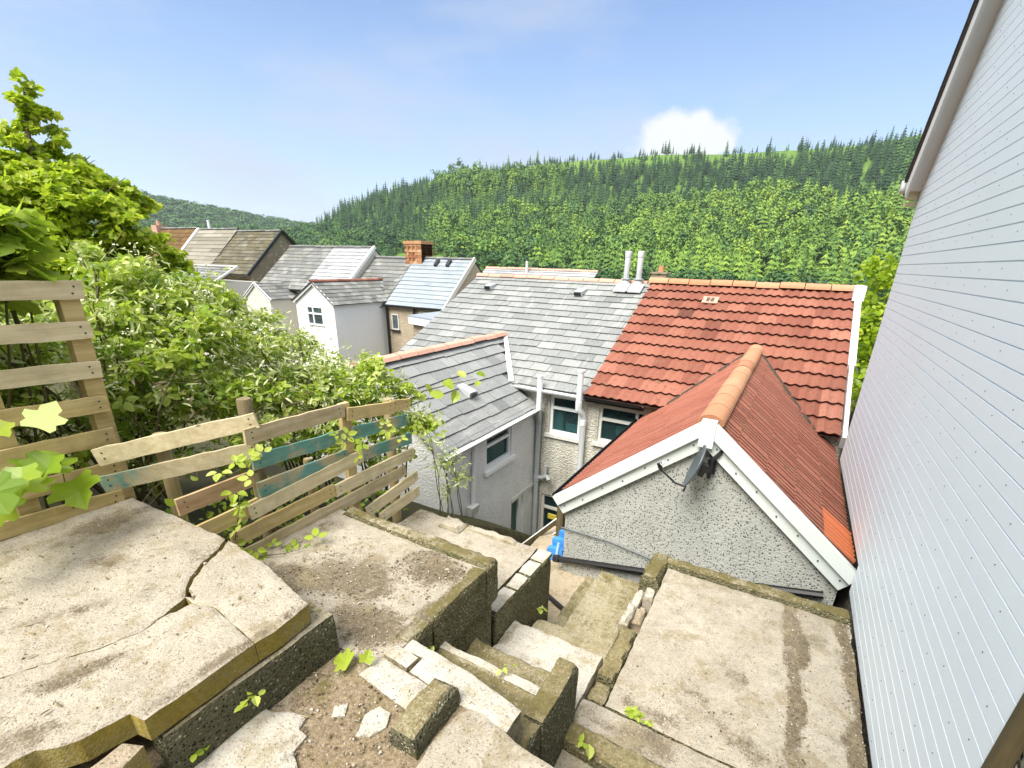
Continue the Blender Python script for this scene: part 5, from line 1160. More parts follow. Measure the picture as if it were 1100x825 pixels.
# yard rail by the gable corner
yf = thing('yard_railing', 'dark timber post with rails at the drop between the two houses', 'railing', (-2.2, 5.0, -3.7))
mb = MB(); mb.box(-2.26, -2.17, 5.15, 5.24, -4.6, -3.04); mb.build('post', M['wood_dark'], yf)
for z, m_ in ((-3.30, 'wood_pale'), (-3.52, 'wood_pale')):
    mb = MB(); mb.beam((-2.66, 4.9, z-.40), (-2.27, 5.19, z), .03, .07); mb.build('rail', M['wood_dark'], yf)
    mb = MB(); mb.beam((-2.66, 4.9, z-.362), (-2.27, 5.19, z+.038), .028, .012); mb.build('pale_cap', M['upvc_old'], yf)
mb = MB(); mb.beam((-2.17, 5.2, -3.17), (-1.87, 5.2, -3.22), .03, .10); mb.build('short_rail', M['wood_dark'], yf)
# blue sheet bundle
bs = thing('folded_sheet', 'bright blue plastic sheet folded against the gable corner', 'plastic sheet', (-2.02, 4.75, -3.7))
mb = MB(); 
for i, (x, y, z) in enumerate(((-2.14, 4.62, -3.35), (-2.10, 4.70, -3.25), (-2.06, 4.78, -3.18))):
    g_ = random.Random(i); mb.block(x, x+.22, y, y+.09, -3.52, z, step=.04, jit=.02, chip=.02, seed=80+i)
mb.build('bundle', [M['blue'], M['blue']], bs)
mb = MB(); mb.beam((-2.0, 4.60, -3.50), (-1.98, 4.62, -3.24), .03, .01, (0, 1, 0)); mb.build('pale_strap', m_plain('pale blue strap', (.35, .55, .72), .4), bs)

# ================================================================== plants
def plant(name, label, cat, loc, group=None): return thing(name, label, cat, loc, group)
SYC = [(-6.86,2.39,1.44,.09),(-6.88,2.4,1.27,.14),(-6.89,2.46,1.1,.19),(-6.88,2.25,.98,.16),(-6.84,2.41,.86,.17),(-7.13,2.17,.86,.18),(-6.91,2.24,.7,.24),(-6.71,1.92,.49,.31),(-6.93,2.72,.88,.13),(-6.71,2.53,.69,.23),(-6.6,2.29,.49,.35),(-6.55,2.67,.57,.27),(-6.51,1.93,.25,.37),(-6.35,2.41,.29,.39),(-6.59,2.86,.42,.24),(-6.27,2.62,.17,.35),(-6.27,2.06,.02,.43),(-6.27,1.72,-.03,.38),(-6.38,2.88,.02,.27),(-6.07,2.32,-.1,.41),(-6.32,3.,-.11,.23),(-6.96,1.75,.52,.52),(-6.64,1.46,-.04,.5),(-6.1,1.91,-.35,.44),(-5.87,2.26,-.35,.36),(-6.03,2.67,-.28,.3),(-7.1,1.2,.3,.55),(-7.2,2.6,.0,.5),(-7.0,1.9,-.6,.6),(-6.3,2.5,-.7,.5)]
SAP = [(-3.75,1.06,.12,.11),(-3.85,.99,.15,.13),(-3.80,1.04,.02,.13),(-3.80,1.09,-.1,.11),(-3.82,.9,-.09,.14),(-3.82,.98,-.15,.14),(-3.85,.86,.02,.19),(-3.95,.6,.1,.2),(-3.9,.7,-.2,.2)]
BRA = [(-4.59,1.69,-.2,.15),(-4.32,1.5,-.47,.2),(-4.78,2.04,-.22,.25),(-4.53,1.8,-.51,.28),(-4.6,2.16,-.44,.3),(-4.07,1.49,-.77,.2),(-4.16,1.8,-.76,.29),(-4.78,2.49,-.39,.24),(-4.21,2.18,-.75,.33),(-3.95,1.35,-.9,.11),(-3.84,1.65,-1.01,.18),(-3.89,2.,-1.06,.21),(-4.89,1.76,-.05,.12),(-4.3,1.2,-.6,.25),(-4.5,.9,-.35,.3),(-4.3,.5,-.5,.35),(-4.2,.2,-.9,.4),(-4.15,.8,-1.0,.3),(-4.1,1.2,-1.2,.22),(-4.4,1.6,-1.1,.4),(-4.5,2.2,-1.2,.4),(-5.2,1.6,-.7,.45),(-5.4,2.3,-.7,.5),(-5.0,1.0,-.9,.5),(-4.0,1.6,-1.45,.28),(-4.05,.6,-.3,.28),(-4.05,.9,-.6,.25),(-4.05,.3,-.7,.3),(-4.05,.7,-1.0,.25),(-4.05,.5,-.05,.2),(-4.05,1.0,-1.2,.2)]
BRB = [(-4.65,2.69,-.62,.23),(-4.68,3.03,-.72,.2),(-4.21,2.57,-.85,.36),(-4.5,3.26,-.92,.22),(-4.,2.82,-1.04,.37),(-3.8,2.34,-1.12,.21),(-4.14,3.32,-1.12,.24),(-3.7,2.97,-1.21,.27),(-3.68,2.64,-1.26,.17),(-4.86,2.78,-.42,.12),(-3.6,2.4,-1.45,.2),(-3.5,2.8,-1.6,.25),(-4.9,3.1,-1.1,.3),(-4.5,2.8,-1.35,.42),(-3.9,2.3,-1.6,.3),(-4.1,3.1,-1.6,.4),(-5.2,3.0,-1.2,.4),(-3.55,2.1,-1.4,.2)]
BRC = [(-4.11,3.66,-1.25,.2),(-3.73,3.43,-1.16,.25),(-3.56,3.57,-1.26,.2),(-3.43,3.24,-1.32,.18),(-3.58,2.91,-1.31,.14),(-3.36,3.6,-1.34,.14),(-4.2,3.84,-1.2,.13),(-3.4,3.3,-1.6,.25),(-3.3,3.7,-1.7,.25),(-3.8,3.6,-1.6,.35),(-3.4,3.2,-1.9,.3)]
RSP = [(-2.68,3.14,-1.58,.13),(-2.56,3.25,-1.75,.17),(-2.53,3.3,-1.96,.15),(-2.66,3.25,-1.83,.12),(-2.5,3.38,-1.97,.11),(-2.85,3.2,-1.36,.1),(-2.65,3.32,-2.12,.12)]
st = plant('sycamore_tree', 'tall bright green sycamore with a pointed leader at the far left', 'tree', (-6.7, 2.0, -2.6))
mb = MB(); mb.tube([(-6.7, 2.0, -2.8), (-6.65, 2.0, -1.5), (-6.6, 2.1, -.4), (-6.7, 2.2, .4), (-6.85, 2.3, 1.0), (-6.87, 2.39, 1.42)], [.12, .10, .075, .045, .025, .008], 9); trunk = mb.build('trunk', M['bark'], st)
mb = MB()
for i, (x, y, z, r) in enumerate(SYC[5:]):
    zz = min(z-.15, max(-1.6, z-.6)); b = Vector((-6.65, 2.05, zz)); e = Vector((x, y, z)); mb.tube([b, b.lerp(e, .5)+Vector((0, 0, -.05)), e], [.03, .02, .006], 5)
    for _ in range(3): d = Vector((random.gauss(0, 1), random.gauss(0, 1), random.gauss(0, .5))).normalized()*r; mb.tube([b.lerp(e, .7), e+d], [.012, .003], 4, cap=False)
mb.build('limbs', M['bark'], trunk)
foliage('crown', sprays(SYC, 8, rs=.40), SY, 5600, .062, M['leaf_syc'], st, upw=.7, outw=.7, rndw=.55, flat=.5, shell=.1, base=.70, var=.22, droop=.5)
sp = plant('sycamore_sapling', 'big pale yellow green leaves of a sapling rising behind the top of the pallet', 'sapling', (-3.9, .85, -1.8))
stems('stems', (-3.9, .85, -1.8), SAP, M['stem'], sp, .010, .1)
foliage('leaves', SAP, SY, 2400, .11, M['leaf_sap'], sp, upw=1.0, outw=.5, rndw=.4, flat=.8, base=.68, var=.16, droop=.4, keep=lambda P: P[:, 0] < -3.70)
keepF = lambda P: (P[:, 0] < -3.78-.0*P[:, 1]) | ((P[:, 1] > 1.3) & (P[:, 0] < -3.0))
def bush(name, label, cl, root, dens, size, pale, base=.5, blossom=0, seed=0, group=None):
    b = plant(name, label, 'bush', root, group)
    stems('stems', root, cl, M['stem'], b, .011, .15)
    foliage('leaves', sprays(cl, 6, rs=.55, seed=len(cl)), TRI, dens, size, M['leaf_bra'], b, base=base+.08, var=.24, keep=keepF, shell=.1, flat=.65)
    if pale: foliage('foliage', [(x, y, z+r*.25, r*.9) for x, y, z, r in cl], NA, pale, .075, M['leaf_pale'], b, base=.66, var=.2, upw=.6, rndw=.9, keep=keepF, shell=.7)
    if blossom:
        P, d, hz = clump_points([(x, y, z+.02, r*1.04) for x, y, z, r in cl], blossom, .8, .85); ok = keepF(P) & (d[:, 2] > -.3); P = P[ok]; d = d[ok]
        P = np.repeat(P, 5, 0)+rng.normal(size=(len(P)*5, 3))*.022; dd = np.repeat(d, 5, 0)+rng.normal(size=P.shape)*.5
        V, F, T = scatter(fan([(0, 0, 0), (.45, .3, .1), (.4, .8, 0), (0, 1, .1), (-.4, .8, 0), (-.45, .3, .1)]), P, dd, .017*(.6+.8*rng.random(len(P))), rng.random(len(P))); np_mesh('blossom', V, F, T, M['blossom'], b)
    return b
bush('bramble_bush', 'leafy bramble thicket right beside the upright pallet', BRA, (-4.2, 1.5, -1.85), 1100, .11, 2600, .54, 300, group='bramble thickets along the fence')
bush('bramble_bush', 'bramble thicket with pale blossom above the middle of the board fence', BRB, (-4.0, 2.8, -2.35), 1100, .105, 2600, .54, 300, group='bramble thickets along the fence')
bush('bramble_bush', 'bramble thicket at the far end of the fence, in front of the white wing roof', BRC, (-3.6, 3.5, -2.6), 1150, .10, 1500, .54, 100, group='bramble thickets along the fence')
b = plant('wispy_shrub', 'wispy pale green shrub drooping past the far fence end onto the lower terrace', 'shrub', (-2.7, 3.35, -2.9)); stems('stems', (-2.7, 3.35, -2.9), RSP, M['stem'], b, .006, .1)
foliage('leaves', RSP, NA, 3600, .06, M['leaf_pale'], b, base=.45, var=.22, shell=.1)
# shrubs behind the gable verge at the right
b = plant('garden_tree', 'leafy green tree seen in the gap between the red roof and the cladding', 'tree', (2.0, 15.5, -5.5)); GT = [(2.0, 15.5, -.6, .8), (1.6, 15.2, -1.5, .9), (2.4, 15.6, -1.6, 1.0), (1.9, 15.0, -2.6, 1.0), (1.6, 15.3, .0, .45), (2.6, 15.4, -.2, .6)]
mb = MB(); mb.tube([(2.0, 15.5, -7), (2.0, 15.5, -2), (2.0, 15.5, -.4)], [.14, .1, .03], 8); mb.build('trunk', M['bark'], b); foliage('crown', GT, OV, 900, .16, M['leaf_syc'], b, base=.5)
# ivy, sprigs and weeds
def sprig(name, label, cat, pts, leaves, tpl, m_, r0=.005, group=None, up_=.8, base=.6):
    s = plant(name, label, cat, pts[0], group); mb = MB(); mb.tube(pts, [r0*(1-.7*i/(len(pts)-1)) for i in range(len(pts))], 5); mb.build('stem', M['stem'], s)
    P = np.array([l[:3] for l in leaves]); sz = np.array([l[3] for l in leaves]); g = np.tile(np.array([.45, -.45, up_]), (len(P), 1))+rng.normal(size=P.shape)*.28
    V, F, T = scatter(tpl, P, g, sz, np.clip(base+rng.normal(size=len(P))*.14, 0, 1), .6); np_mesh('leaves', V, F, T, m_, s); return s
def along(p, q, k, spread, s0, s1):
    p, q = Vector(p), Vector(q); o = []
    for i in range(k): c = p.lerp(q, i/(k-1)); o.append((c.x+random.gauss(0, spread), c.y+random.gauss(0, spread), c.z+random.gauss(0, spread), random.uniform(s0, s1)))
    return o
sprig('sycamore_seedling', 'lobed sycamore leaves pushing through the lower boards of the pallet', 'seedling', [(-3.7, .9, -1.55), (-3.5, .85, -1.3), (-3.3, .82, -1.05)],
      [(-3.34, .78, -0.88, 0.166), (-3.30, .80, -1.02, 0.188), (-3.28, .74, -1.12, 0.210), (-3.24, .66, -1.02, 0.155), (-3.30, .84, -1.18, 0.199), (-3.4, .70, -0.82, 0.133), (-3.2, .62, -1.15, 0.166), (-3.3, .60, -1.22, 0.188)], SY, M['leaf_sap'], .006)
sprig('sycamore_seedling', 'lobed sycamore leaves at the left edge of the picture above the slab', 'seedling', [(-3.7, .4, -1.5), (-3.35, .45, -1.25), (-3.1, .45, -1.15)],
      [(-3.2, .50, -1.03, 0.199), (-3.1, .43, -1.12, 0.221), (-3.15, .52, -1.20, 0.188), (-3.3, .40, -0.95, 0.166), (-3.05, .36, -1.02, 0.188)], SY, M['leaf_sap'], .006, base=.5)
for lb, p, q, k in (('leafy bramble shoot growing out through the fence beside the slab corner', (-2.9, 1.4, -1.75), (-2.78, 1.45, -1.35), 7), ('bramble leaves hanging on the fence between the first two posts', (-2.9, 1.45, -1.3), (-2.8, 1.6, -1.2), 5), ('bramble leaves beside the square fence post', (-2.88, 2.33, -1.25), (-2.80, 2.42, -1.4), 5),
                    ('bramble leaves trailing over the teal boards at the far fence end', (-2.88, 2.75, -1.25), (-2.82, 2.85, -1.45), 6), ('low weeds at the foot of the lowest fence board', (-2.82, 1.45, -1.88), (-2.6, 1.75, -1.88), 9)):
    sprig('bramble_shoot', lb, 'shoot', [p, Vector(p).lerp(Vector(q), .5)+Vector((.03, -.02, 0)), q], along(p, q, k, .035, .09, .13), TRI, M['leaf_bra'], .004, base=.62)
tw = sprig('leafy_twig', 'single arching twig with round leaves standing out against the slate wing roof', 'twig', [(-3.5, 3.6, -1.5), (-3.25, 3.72, -1.30), (-3.0, 3.85, -1.22), (-2.75, 4.0, -1.15)],
      [(-3.35, 3.66, -1.34, .18), (-3.22, 3.72, -1.22, .17), (-3.22, 3.72, -1.40, .18), (-3.05, 3.82, -1.18, .17), (-3.05, 3.82, -1.34, .16), (-2.93, 3.88, -1.28, .16), (-2.85, 3.93, -1.14, .13), (-2.77, 4.0, -1.10, .11), (-2.74, 4.02, -1.18, .10)], OV, M['leaf_bra'], .011, base=.68)
sprig('dead_bramble', 'withered brown bramble stems tangled beside the pallet post', 'dead bramble', [(-3.6, 1.45, -1.0), (-3.7, 1.6, -.85), (-3.65, 1.9, -.9)], along((-3.7, 1.42, -.72), (-3.62, 1.75, -1.02), 26, .07, .03, .07), NA, M['leaf_dead'], .006, base=.5)
mb = MB()
for i in range(34):
    a = Vector((-3.62+random.gauss(0, .08), 1.35+random.random()*1.5, -1.15-random.random()*.35)); d = Vector((random.gauss(0, .12), random.gauss(0, .25), random.gauss(.02, .12))); mb.tube([a, a+d*.5+Vector((0, 0, .03)), a+d], [.004, .0035, .002], 4, cap=False)
o = mb.build('bramble_tangle', M['deadstem']); o['kind'] = 'stuff'; o['label'] = 'tangle of dead stems behind the board fence'; o['category'] = 'dead stems'
P = np.stack([rng.uniform(-3.5, -3.0, 500), rng.uniform(1.25, 3.2, 500), np.zeros(500)], 1); P[:, 2] = terrain(P[:, 0], P[:, 1])+.02+rng.random(500)*.5
V, F, T = scatter(OV, P, rng.normal(size=P.shape)+np.array([.3, 0, 1]), rng.uniform(.03, .08, 500), np.clip(rng.normal(.35, .2, 500), 0, 1)); o = np_mesh('ground_cover', V, F, T, M['leaf_bra']); o['kind'] = 'stuff'; o['label'] = 'dark low leaves under the fence'; o['category'] = 'ground cover'
for lb, c, k, sz_, tp_ in (('bright green weed in the joint of the right terrace', (-.37, 2.225, -2.63), 16, .055, OV), ('tiny weed near the joint of the right terrace', (-.27, 2.215, -2.63), 7, .035, OV), ('small weed at the foot of the dark pebbledashed base', (-1.66, .72, -1.76), 8, .04, OV), ('weed under the mossy slab edge at the bottom left', (-1.72, .52, -1.86), 5, .045, OV),
                      ('small green weed in the bottom left corner', (-1.88, .2, -1.8), 6, .05, OV), ('green leaf lying at the slab end of the paving', (-1.52, 1.17, -1.87), 2, .085, SY), ('weed on the low wall at the bottom edge', (-.55, 1.82, -2.53), 5, .06, OV), ('weed at the foot of the lower wall by the steps', (-1.40, 2.95, -2.78), 6, .05, OV),
                      ('mossy weed where the top step meets the wall', (-1.42, 1.52, -2.06), 9, .04, OV), ('weed in the crack beside the steps', (-1.0, 1.70, -2.10), 4, .035, OV)):
    s = plant('weed', lb, 'weed', c, 'weeds in the joints of the concrete'); P = np.array(c)+rng.normal(size=(k, 3))*np.array([.022, .022, .006])+np.array([0, 0, .012]); d = P-np.array(c); d[:, 2] = .10
    V, F, T = scatter(tp_, P, d*8+rng.normal(size=P.shape)*.25, sz_*(.6+.8*rng.random(k)), np.clip(rng.normal(.72, .12, k), 0, 1), -.6); np_mesh('leaves', V, F, T, M['leaf_bra'], s)
P = np.stack([rng.uniform(-3.3, -1.9, 60), rng.uniform(.1, 1.1, 60), np.full(60, -1.543)], 1); P2 = np.stack([rng.uniform(-2.6, -1.5, 90), rng.uniform(1.3, 2.1, 90), np.full(90, -1.897)], 1); P3 = np.stack([rng.uniform(-1.7, -.95, 70), rng.uniform(.1, 1.25, 70), np.full(70, -1.895)], 1); P4 = np.stack([rng.uniform(-.5, .8, 30), rng.uniform(2.2, 3.8, 30), np.full(30, -2.624)], 1)
P = np.concatenate([P, P2, P3, P4]); V, F, T = scatter(NA, P, np.array([0, 0, 1])+rng.normal(size=P.shape)*.12, rng.uniform(.012, .045, len(P)), rng.random(len(P))); o = np_mesh('leaf_litter', V, F, T, M['leaf_dead']); o['kind'] = 'stuff'; o['label'] = 'dry leaf scraps and twigs on the concrete'; o['category'] = 'litter'

# ================================================================== the houses further up the street
YE, YR_ = 19.4, 22.0
def far_house(label, xl, xr, zr, ze, mats, wall, base=-6.6, courses=.3, wid=.45, eaves=.25, seed=1, dark_edge=True, back=2.6):
    h = thing('terraced_house', label, 'house', ((xl+xr)/2, YE+1.5, base), 'terraced houses up the street'); up_ = Vector((0, YR_-YE, zr-ze)); sl_ = (zr-ze)/(YR_-YE); o = (xl, YE-eaves, ze-eaves*sl_); v = up_.normalized(); L = up_.length*(1+eaves/(YR_-YE))
    mb = MB(); g0 = [m for m in mats]
    for i, (a, b, m_) in enumerate(mats): slate_field(mb, (xl+(xr-xl)*a, o[1], o[2]), (1, 0, 0), v, (xr-xl)*(b-a), L, courses, wid, th=.02, lift=.03, var=.15, m=i, seed=seed+i)
    rf = mb.build('roof', [M[m[2]] for m in mats], h)
    mb = MB(); mb.poly([(xl, YR_, zr-.02), (xr, YR_, zr-.02), (xr, YR_+back+.3, zr-(zr-ze)-.1), (xl, YR_+back+.3, zr-(zr-ze)-.1)][::-1]); mb.build('street_roof', M['slate_far'], rf)
    mb = MB(); ridge_tiles(mb, (xl, YR_, zr+.02), (xr, YR_, zr+.02), .11, .5, seed, 6, flat=.8); mb.build('ridge_tiles', M['slate_far'], rf)
    mb = MB(); mb.prism([(xl+.05, YE, base), (xl+.05, YE, ze-.05), (xl+.05, YR_, zr-.07), (xl+.05, YR_+back, ze-.05), (xl+.05, YR_+back, base)], (xr-xl-.1, 0, 0)); wl = mb.build('wall', M[wall], h)
    mb = MB(); gutter(mb, (xl, o[1]-.06, o[2]-.02), (xr, o[1]-.06, o[2]-.02), .07); mb.build('gutter', M['black'] if dark_edge else M['upvc'], h)
    return h, rf
# blue slate roof, beige walls
h, rf = far_house('beige pebbledashed house with smooth blue slate roof and orange brick chimney', -19.22, -15.25, .02, -2.24, [(0, 1, 'slate_blue')], 'farbeige', seed=3, courses=.30, wid=.5, eaves=.12)
for p, q, m_, nm in (((-15.2, YE-.2, -2.40), (-15.2, YR_, .03), 'farcream', 'verge_board'),):
    mb = MB(); mb.beam(p, q, .08, .22, (0, 0, 1)); mb.build(nm, M[m_], h)
for x in (-17.55, -16.75): 
    mb = MB(); z = -.42; mb.prism([(x, YR_-.5, z), (x+.2, YR_-.5, z), (x+.2, YR_-.2, z+.3), (x, YR_-.2, z+.3)], (0, -.05, .12)); mb.build('roof_vent', M['black'], rf)
mb = MB(); g = random.Random(2)
for r in range(12):
    for c in range(4):
        for sd_ in range(2): mb.box(-19.68+c*.30+.15*(r % 2)*(1 if c < 3 else 0), -19.68+c*.30+.28, 21.6+sd_*.5, 22.08+sd_*.5, -.9+r*.15, -.9+r*.15+.135, min(1, max(0, g.gauss(.5, .25))))
mb.box(-19.68, -18.5, 21.65, 22.55, -.9, .85, .15); mb.box(-19.74, -18.44, 21.56, 22.62, .72, .86, .6); ch = mb.build('chimney', M['brick'], h)
for (x0, x1, z1, z0) in ((-18.86, -18.36, -2.80, -3.62), (-16.9, -15.9, -2.55, -2.95)): window(h, (x0, YE-.02, z1), (x1-x0, 0, 0), (0, 0, z0-z1), (0, -1, 0), M['upvc_old'], split=None, fw_=.06, glass=M['farglass'], sill=M['black'] if x0 < -18 else None)
for x, z in ((-19.1, -5.8), (-17.2, -4.0)):
    mb = MB(); mb.tube([(x, YE-.1, -2.4), (x, YE-.1, z)], .065, 8); mb.build('downpipe', M['black'], h)
ex = MB(); ex.prism([(-14.85, 16.6, -6.6), (-14.85, 16.6, -2.52), (-12.6, 16.6, -2.66), (-12.6, 16.6, -6.6)], (0, 2.8, 0)); ex = ex.build('flat_extension', M['farbeige'], h)
mb = MB(); mb.prism([(-14.98, 16.4, -2.36), (-14.98, 16.4, -2.50), (-12.4, 16.4, -2.64), (-12.4, 16.4, -2.50)], (0, 3.0, 0)); mb.build('felt_roof', M['slate_blue'], ex)
mb = MB(); mb.prism([(-14.95, 16.38, -2.44), (-14.95, 16.38, -2.72), (-12.45, 16.38, -2.86), (-12.45, 16.38, -2.58)], (0, .03, 0)); mb.build('white_fascia', M['upvc'], ex)
window(ex, (-13.85, 16.58, -2.86), (.75, 0, 0), (0, 0, -1.0), (0, -1, 0), M['upvc'], split=.38, fw_=.07, glass=m_plain('teal glass', (.06, .17, .19), .1, .5, 0, .3), name='extension_window')
# dark slate roof next to it, with the white gabled rear wing
h, rf = far_house('cream house with dark grey slate roof and a white gabled rear wing', -22.35, -19.25, .0, -2.2, [(0, 1, 'slate_far')], 'farcream', seed=7)
window(h, (-19.84, YE-.02, -2.48), (.46, 0, 0), (0, 0, -.80), (0, -1, 0), M['upvc'], split=.34, fw_=.08, glass=M['farglass'])
mb = MB(); mb.tube([(-20.3, YE-.1, -2.3), (-20.3, YE-.1, -3.4), (-20.0, YE-.1, -3.7), (-20.0, YE-.1, -5.5)], .05, 8); mb.build('downpipe', M['greyp'], h)
pk, eL_, eR_ = (-20.6, -1.18), (-22.2, -2.10), (-19.28, -2.13)
mb = MB(); mb.prism([(-22.1, 16.05, -6.6), (eR_[0]-.05, 16.05, -6.6), (eR_[0]-.05, 16.05, eR_[1]-.05), (pk[0], 16.05, pk[1]-.06), (-22.1, 16.05, eL_[1]-.0)], (0, 3.4, 0)); ww = mb.build('wing_wall', M['farwhite'], h)
mb = MB(); e = Vector((pk[0]-eR_[0], 0, pk[1]-eR_[1])); slate_field(mb, (eR_[0]+.1, 15.9, eR_[1]-.06), (0, 1, 0), e, 4.9, e.length+.1, .28, .42, th=.02, lift=.025, seed=9); e = Vector((pk[0]-eL_[0], 0, pk[1]-eL_[1])); slate_field(mb, (eL_[0]-.08, 15.9, eL_[1]-.04), (0, 1, 0), e, 4.9, e.length+.05, .28, .42, th=.02, lift=.025, seed=10); wr = mb.build('wing_roof', M['slate_far'], h)
mb = MB(); ridge_tiles(mb, (pk[0], 15.88, pk[1]+.03), (pk[0], 20.7, pk[1]+.03), .10, .4, 3, 6); mb.build('wing_ridge_tiles', M['red'], wr)
mb = MB(); mb.beam((eR_[0]+.06, 15.98, eR_[1]-.1), (pk[0], 15.98, pk[1]-.06), .05, .14, (0, 0, 1)); mb.beam((eL_[0], 15.98, eL_[1]-.08), (pk[0], 15.98, pk[1]-.06), .05, .14, (0, 0, 1)); mb.build('verge_board', M['upvc'], wr)
window(h, (-21.3, 16.03, -2.30), (1.2, 0, 0), (0, 0, -.95), (0, -1, 0), M['upvc'], split=.35, vert=.36, fw_=.09, glass=M['farglass'], name='wing_window')
# pair of grey slate roofs (one dark, one pale)
h, rf = far_house('house with a long slate roof, darker on its left half and pale on its right', -30.0, -22.38, .53, -1.7, [(0, .56, 'slate_far'), (.56, 1, 'slate_light')], 'farcream', seed=13)
mb = MB(); mb.beam((-22.36, YE-.25, -1.92), (-22.36, YR_, .55), .16, .16, (0, 0, 1)); mb.build('white_verge', M['upvc'], h)
mb = MB(); mb.prism([(-28.5, 17.4, -6.6), (-26.2, 17.4, -6.6), (-26.2, 17.4, -2.4), (-27.4, 17.4, -1.62), (-28.5, 17.4, -2.35)], (0, 2, 0)); mb.build('gabled_porch_wall', M['farcream'], h)
mb = MB(); mb.beam((-26.1, 17.36, -2.45), (-27.4, 17.36, -1.58), .07, .16, (0, 0, 1)); mb.beam((-28.6, 17.36, -2.4), (-27.4, 17.36, -1.58), .07, .16, (0, 0, 1)); mb.build('porch_verge', M['upvc'], h)
e = Vector((-1.2, 0, .8)); mb = MB(); slate_field(mb, (-26.1, 17.3, -2.4), (0, 1, 0), e, 2.1, e.length, .3, .45, th=.02, lift=.02, seed=4); e = Vector((1.2, 0, .8)); slate_field(mb, (-28.6, 17.3, -2.38), (0, 1, 0), e, 2.1, e.length, .3, .45, th=.02, lift=.02, seed=5); mb.build('porch_roof', M['slate_far'], h)
# dark mossy roof with a stone gable, ribbed roof, brown roof
h, rf = far_house('tall house with a dark mossy slate roof and a rubble stone gable end', -35.4, -30.75, 1.47, -1.0, [(0, 1, 'slate_moss')], 'farstone', seed=17, back=2.6)
mb = MB(); mb.beam((-30.65, YE-.3, -1.28), (-30.65, YR_, 1.46), .14, .16, (0, 0, 1)); mb.beam((-30.65, YR_, 1.46), (-30.65, YR_+2.6, -.9), .14, .16, (0, 0, 1)); mb.build('dark_verge', M['black'], h)
mb = MB(); slate_field(mb, (-35.4, 16.6, -1.62), (1, 0, 0), (0, 1.6, .85), 5.3, 1.85, .28, .45, th=.02, lift=.025, seed=19); lx = mb.build('low_wing_roof', M['slate_far'], h)
mb = MB(); mb.beam((-35.4, 18.2, -.74), (-30.1, 18.2, -.72), .18, .08); mb.beam((-30.05, 18.2, -.72), (-30.05, 16.6, -1.6), .12, .10, (0, 0, 1)); mb.build('white_capping', M['lead_white'], lx)
mb = MB(); mb.prism([(-35.3, 16.8, -6.6), (-30.1, 16.8, -6.6), (-30.1, 16.8, -1.62), (-35.3, 16.8, -1.62)], (0, 2.6, 0)); mb.build('low_wing_wall', M['farcream'], h)
h, rf = far_house('house with a ribbed concrete tile roof edged by a pale verge', -40.4, -35.42, 1.62, -1.0, [(0, 1, 'rib')], 'farcream', seed=23, courses=.36, wid=2.4)
mb = MB(); mb.beam((-40.35, YE-.3, -1.3), (-40.35, YR_, 1.68), .30, .14, (0, 0, 1)); mb.build('pale_verge', M['lead_white'], h); mb = MB(); mb.tube([(-39.3, 22.2, 1.5), (-39.3, 22.2, 2.25)], .1, 8); mb.build('vent_pipe', M['upvc'], h)
h, rf = far_house('house with a brown mossy tiled roof partly behind the sycamore', -46.6, -40.5, 1.72, -1.0, [(0, 1, 'brownroof')], 'farcream', seed=27, courses=.4)
mb = MB(); mb.box(-46.4, -45.6, 21.6, 22.5, .5, 1.95); mb.tube([(-46.0, 22, 1.95), (-46.0, 22, 2.3)], .15, 10); mb.build('chimney', M['ridge_pink'], h)
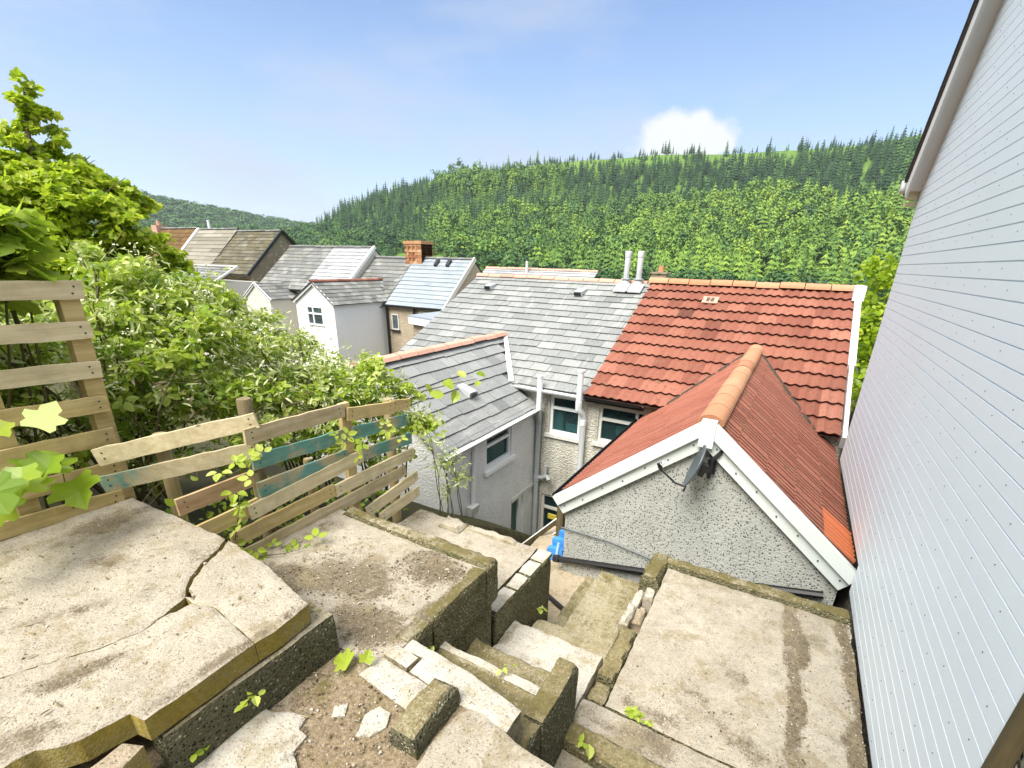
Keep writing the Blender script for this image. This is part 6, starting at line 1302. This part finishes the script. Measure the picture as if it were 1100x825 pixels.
# rooftops across the street, beyond the ridge
h = thing('house_across', 'long grey roof of a house across the street showing over the slate ridge', 'house', (-12.5, 25.5, -8)); mb = MB(); slate_field(mb, (-16.2, 23.0, -1.35), (1, 0, 0), (0, 1.6, .92), 6.9, 1.85, .26, .6, th=.02, lift=.03, seed=31); rf = mb.build('roof', M['slate_light'], h)
mb = MB(); ridge_tiles(mb, (-16.2, 24.6, -.42), (-9.3, 24.6, -.42), .10, .5, 6, 6); mb.build('ridge_tiles', M['ridge_pink'], rf); mb = MB(); mb.prism([(-16.1, 23.2, -8), (-9.4, 23.2, -8), (-9.4, 23.2, -1.35), (-16.1, 23.2, -1.35)], (0, 3, 0)); mb.build('wall', M['farcream'], h)
mb = MB(); mb.tube([(-13.35, 24.3, -.7), (-13.35, 24.3, .0)], .075, 10); mb.build('vent_pipe', M['upvc_old'], h)
h = thing('house_across', 'house across the street showing only its stubby chimney over the red ridge', 'house', (-5.0, 22, -8)); mb = MB(); mb.poly([(-8, 20, -1.2), (0, 20, -1.2), (0, 22.5, -.75), (-8, 22.5, -.75)]); mb.poly([(-8, 22.5, -.75), (0, 22.5, -.75), (0, 25, -1.6), (-8, 25, -1.6)]); mb.build('roof', M['slate_far'], h)
mb = MB(); mb.prism([(-7.9, 20.1, -8), (-.1, 20.1, -8), (-.1, 20.1, -1.24), (-7.9, 20.1, -1.24)], (0, 4.8, 0)); mb.build('wall', M['farcream'], h)
mb = MB(); mb.box(-5.42, -4.82, 20.3, 20.9, -1.2, -.32); mb.box(-5.46, -4.78, 20.26, 20.94, -.36, -.29); ch = mb.build('chimney', M['farstone'], h); mb = MB(); mb.tube([(-5.1, 20.6, -.3), (-5.1, 20.6, -.04)], [.13, .10], 10); mb.build('chimney_pot', M['ridge'], ch)
# lilac garden parasol and its curved pole
pr_ = thing('garden_parasol', 'pale lilac parasol open in the yard below the beige house', 'parasol', (-14.2, 14.0, -6.4)); mb = MB(); c = Vector((-14.5, 14, -3.72)); top_ = mb.vert(c); rg = [mb.vert(c+Vector((math.cos(k*math.pi/4)*1.05, math.sin(k*math.pi/4)*1.05, -.38))) for k in range(8)]; rg2 = [mb.vert(c+Vector((math.cos(k*math.pi/4)*1.06, math.sin(k*math.pi/4)*1.06, -.52))) for k in range(8)]
for k in range(8): mb.face((top_, rg[k], rg[(k+1) % 8]), .5); mb.face((rg[k], rg2[k], rg2[(k+1) % 8], rg[(k+1) % 8]))
mb.build('canopy', M['lilac'], pr_); mb = MB(); mb.tube([c, (-14.5, 14, -6.4)], .03, 8); mb.build('pole', M['metal'], pr_)
mb = MB(); mb.tube([(-15.2, 13.6, -6.2), (-15.2, 13.6, -4.6), (-15.0, 13.6, -4.1), (-14.6, 13.6, -3.85), (-14.2, 13.6, -3.75)], .03, 7); mb.build('curved_arm', M['black'], pr_)
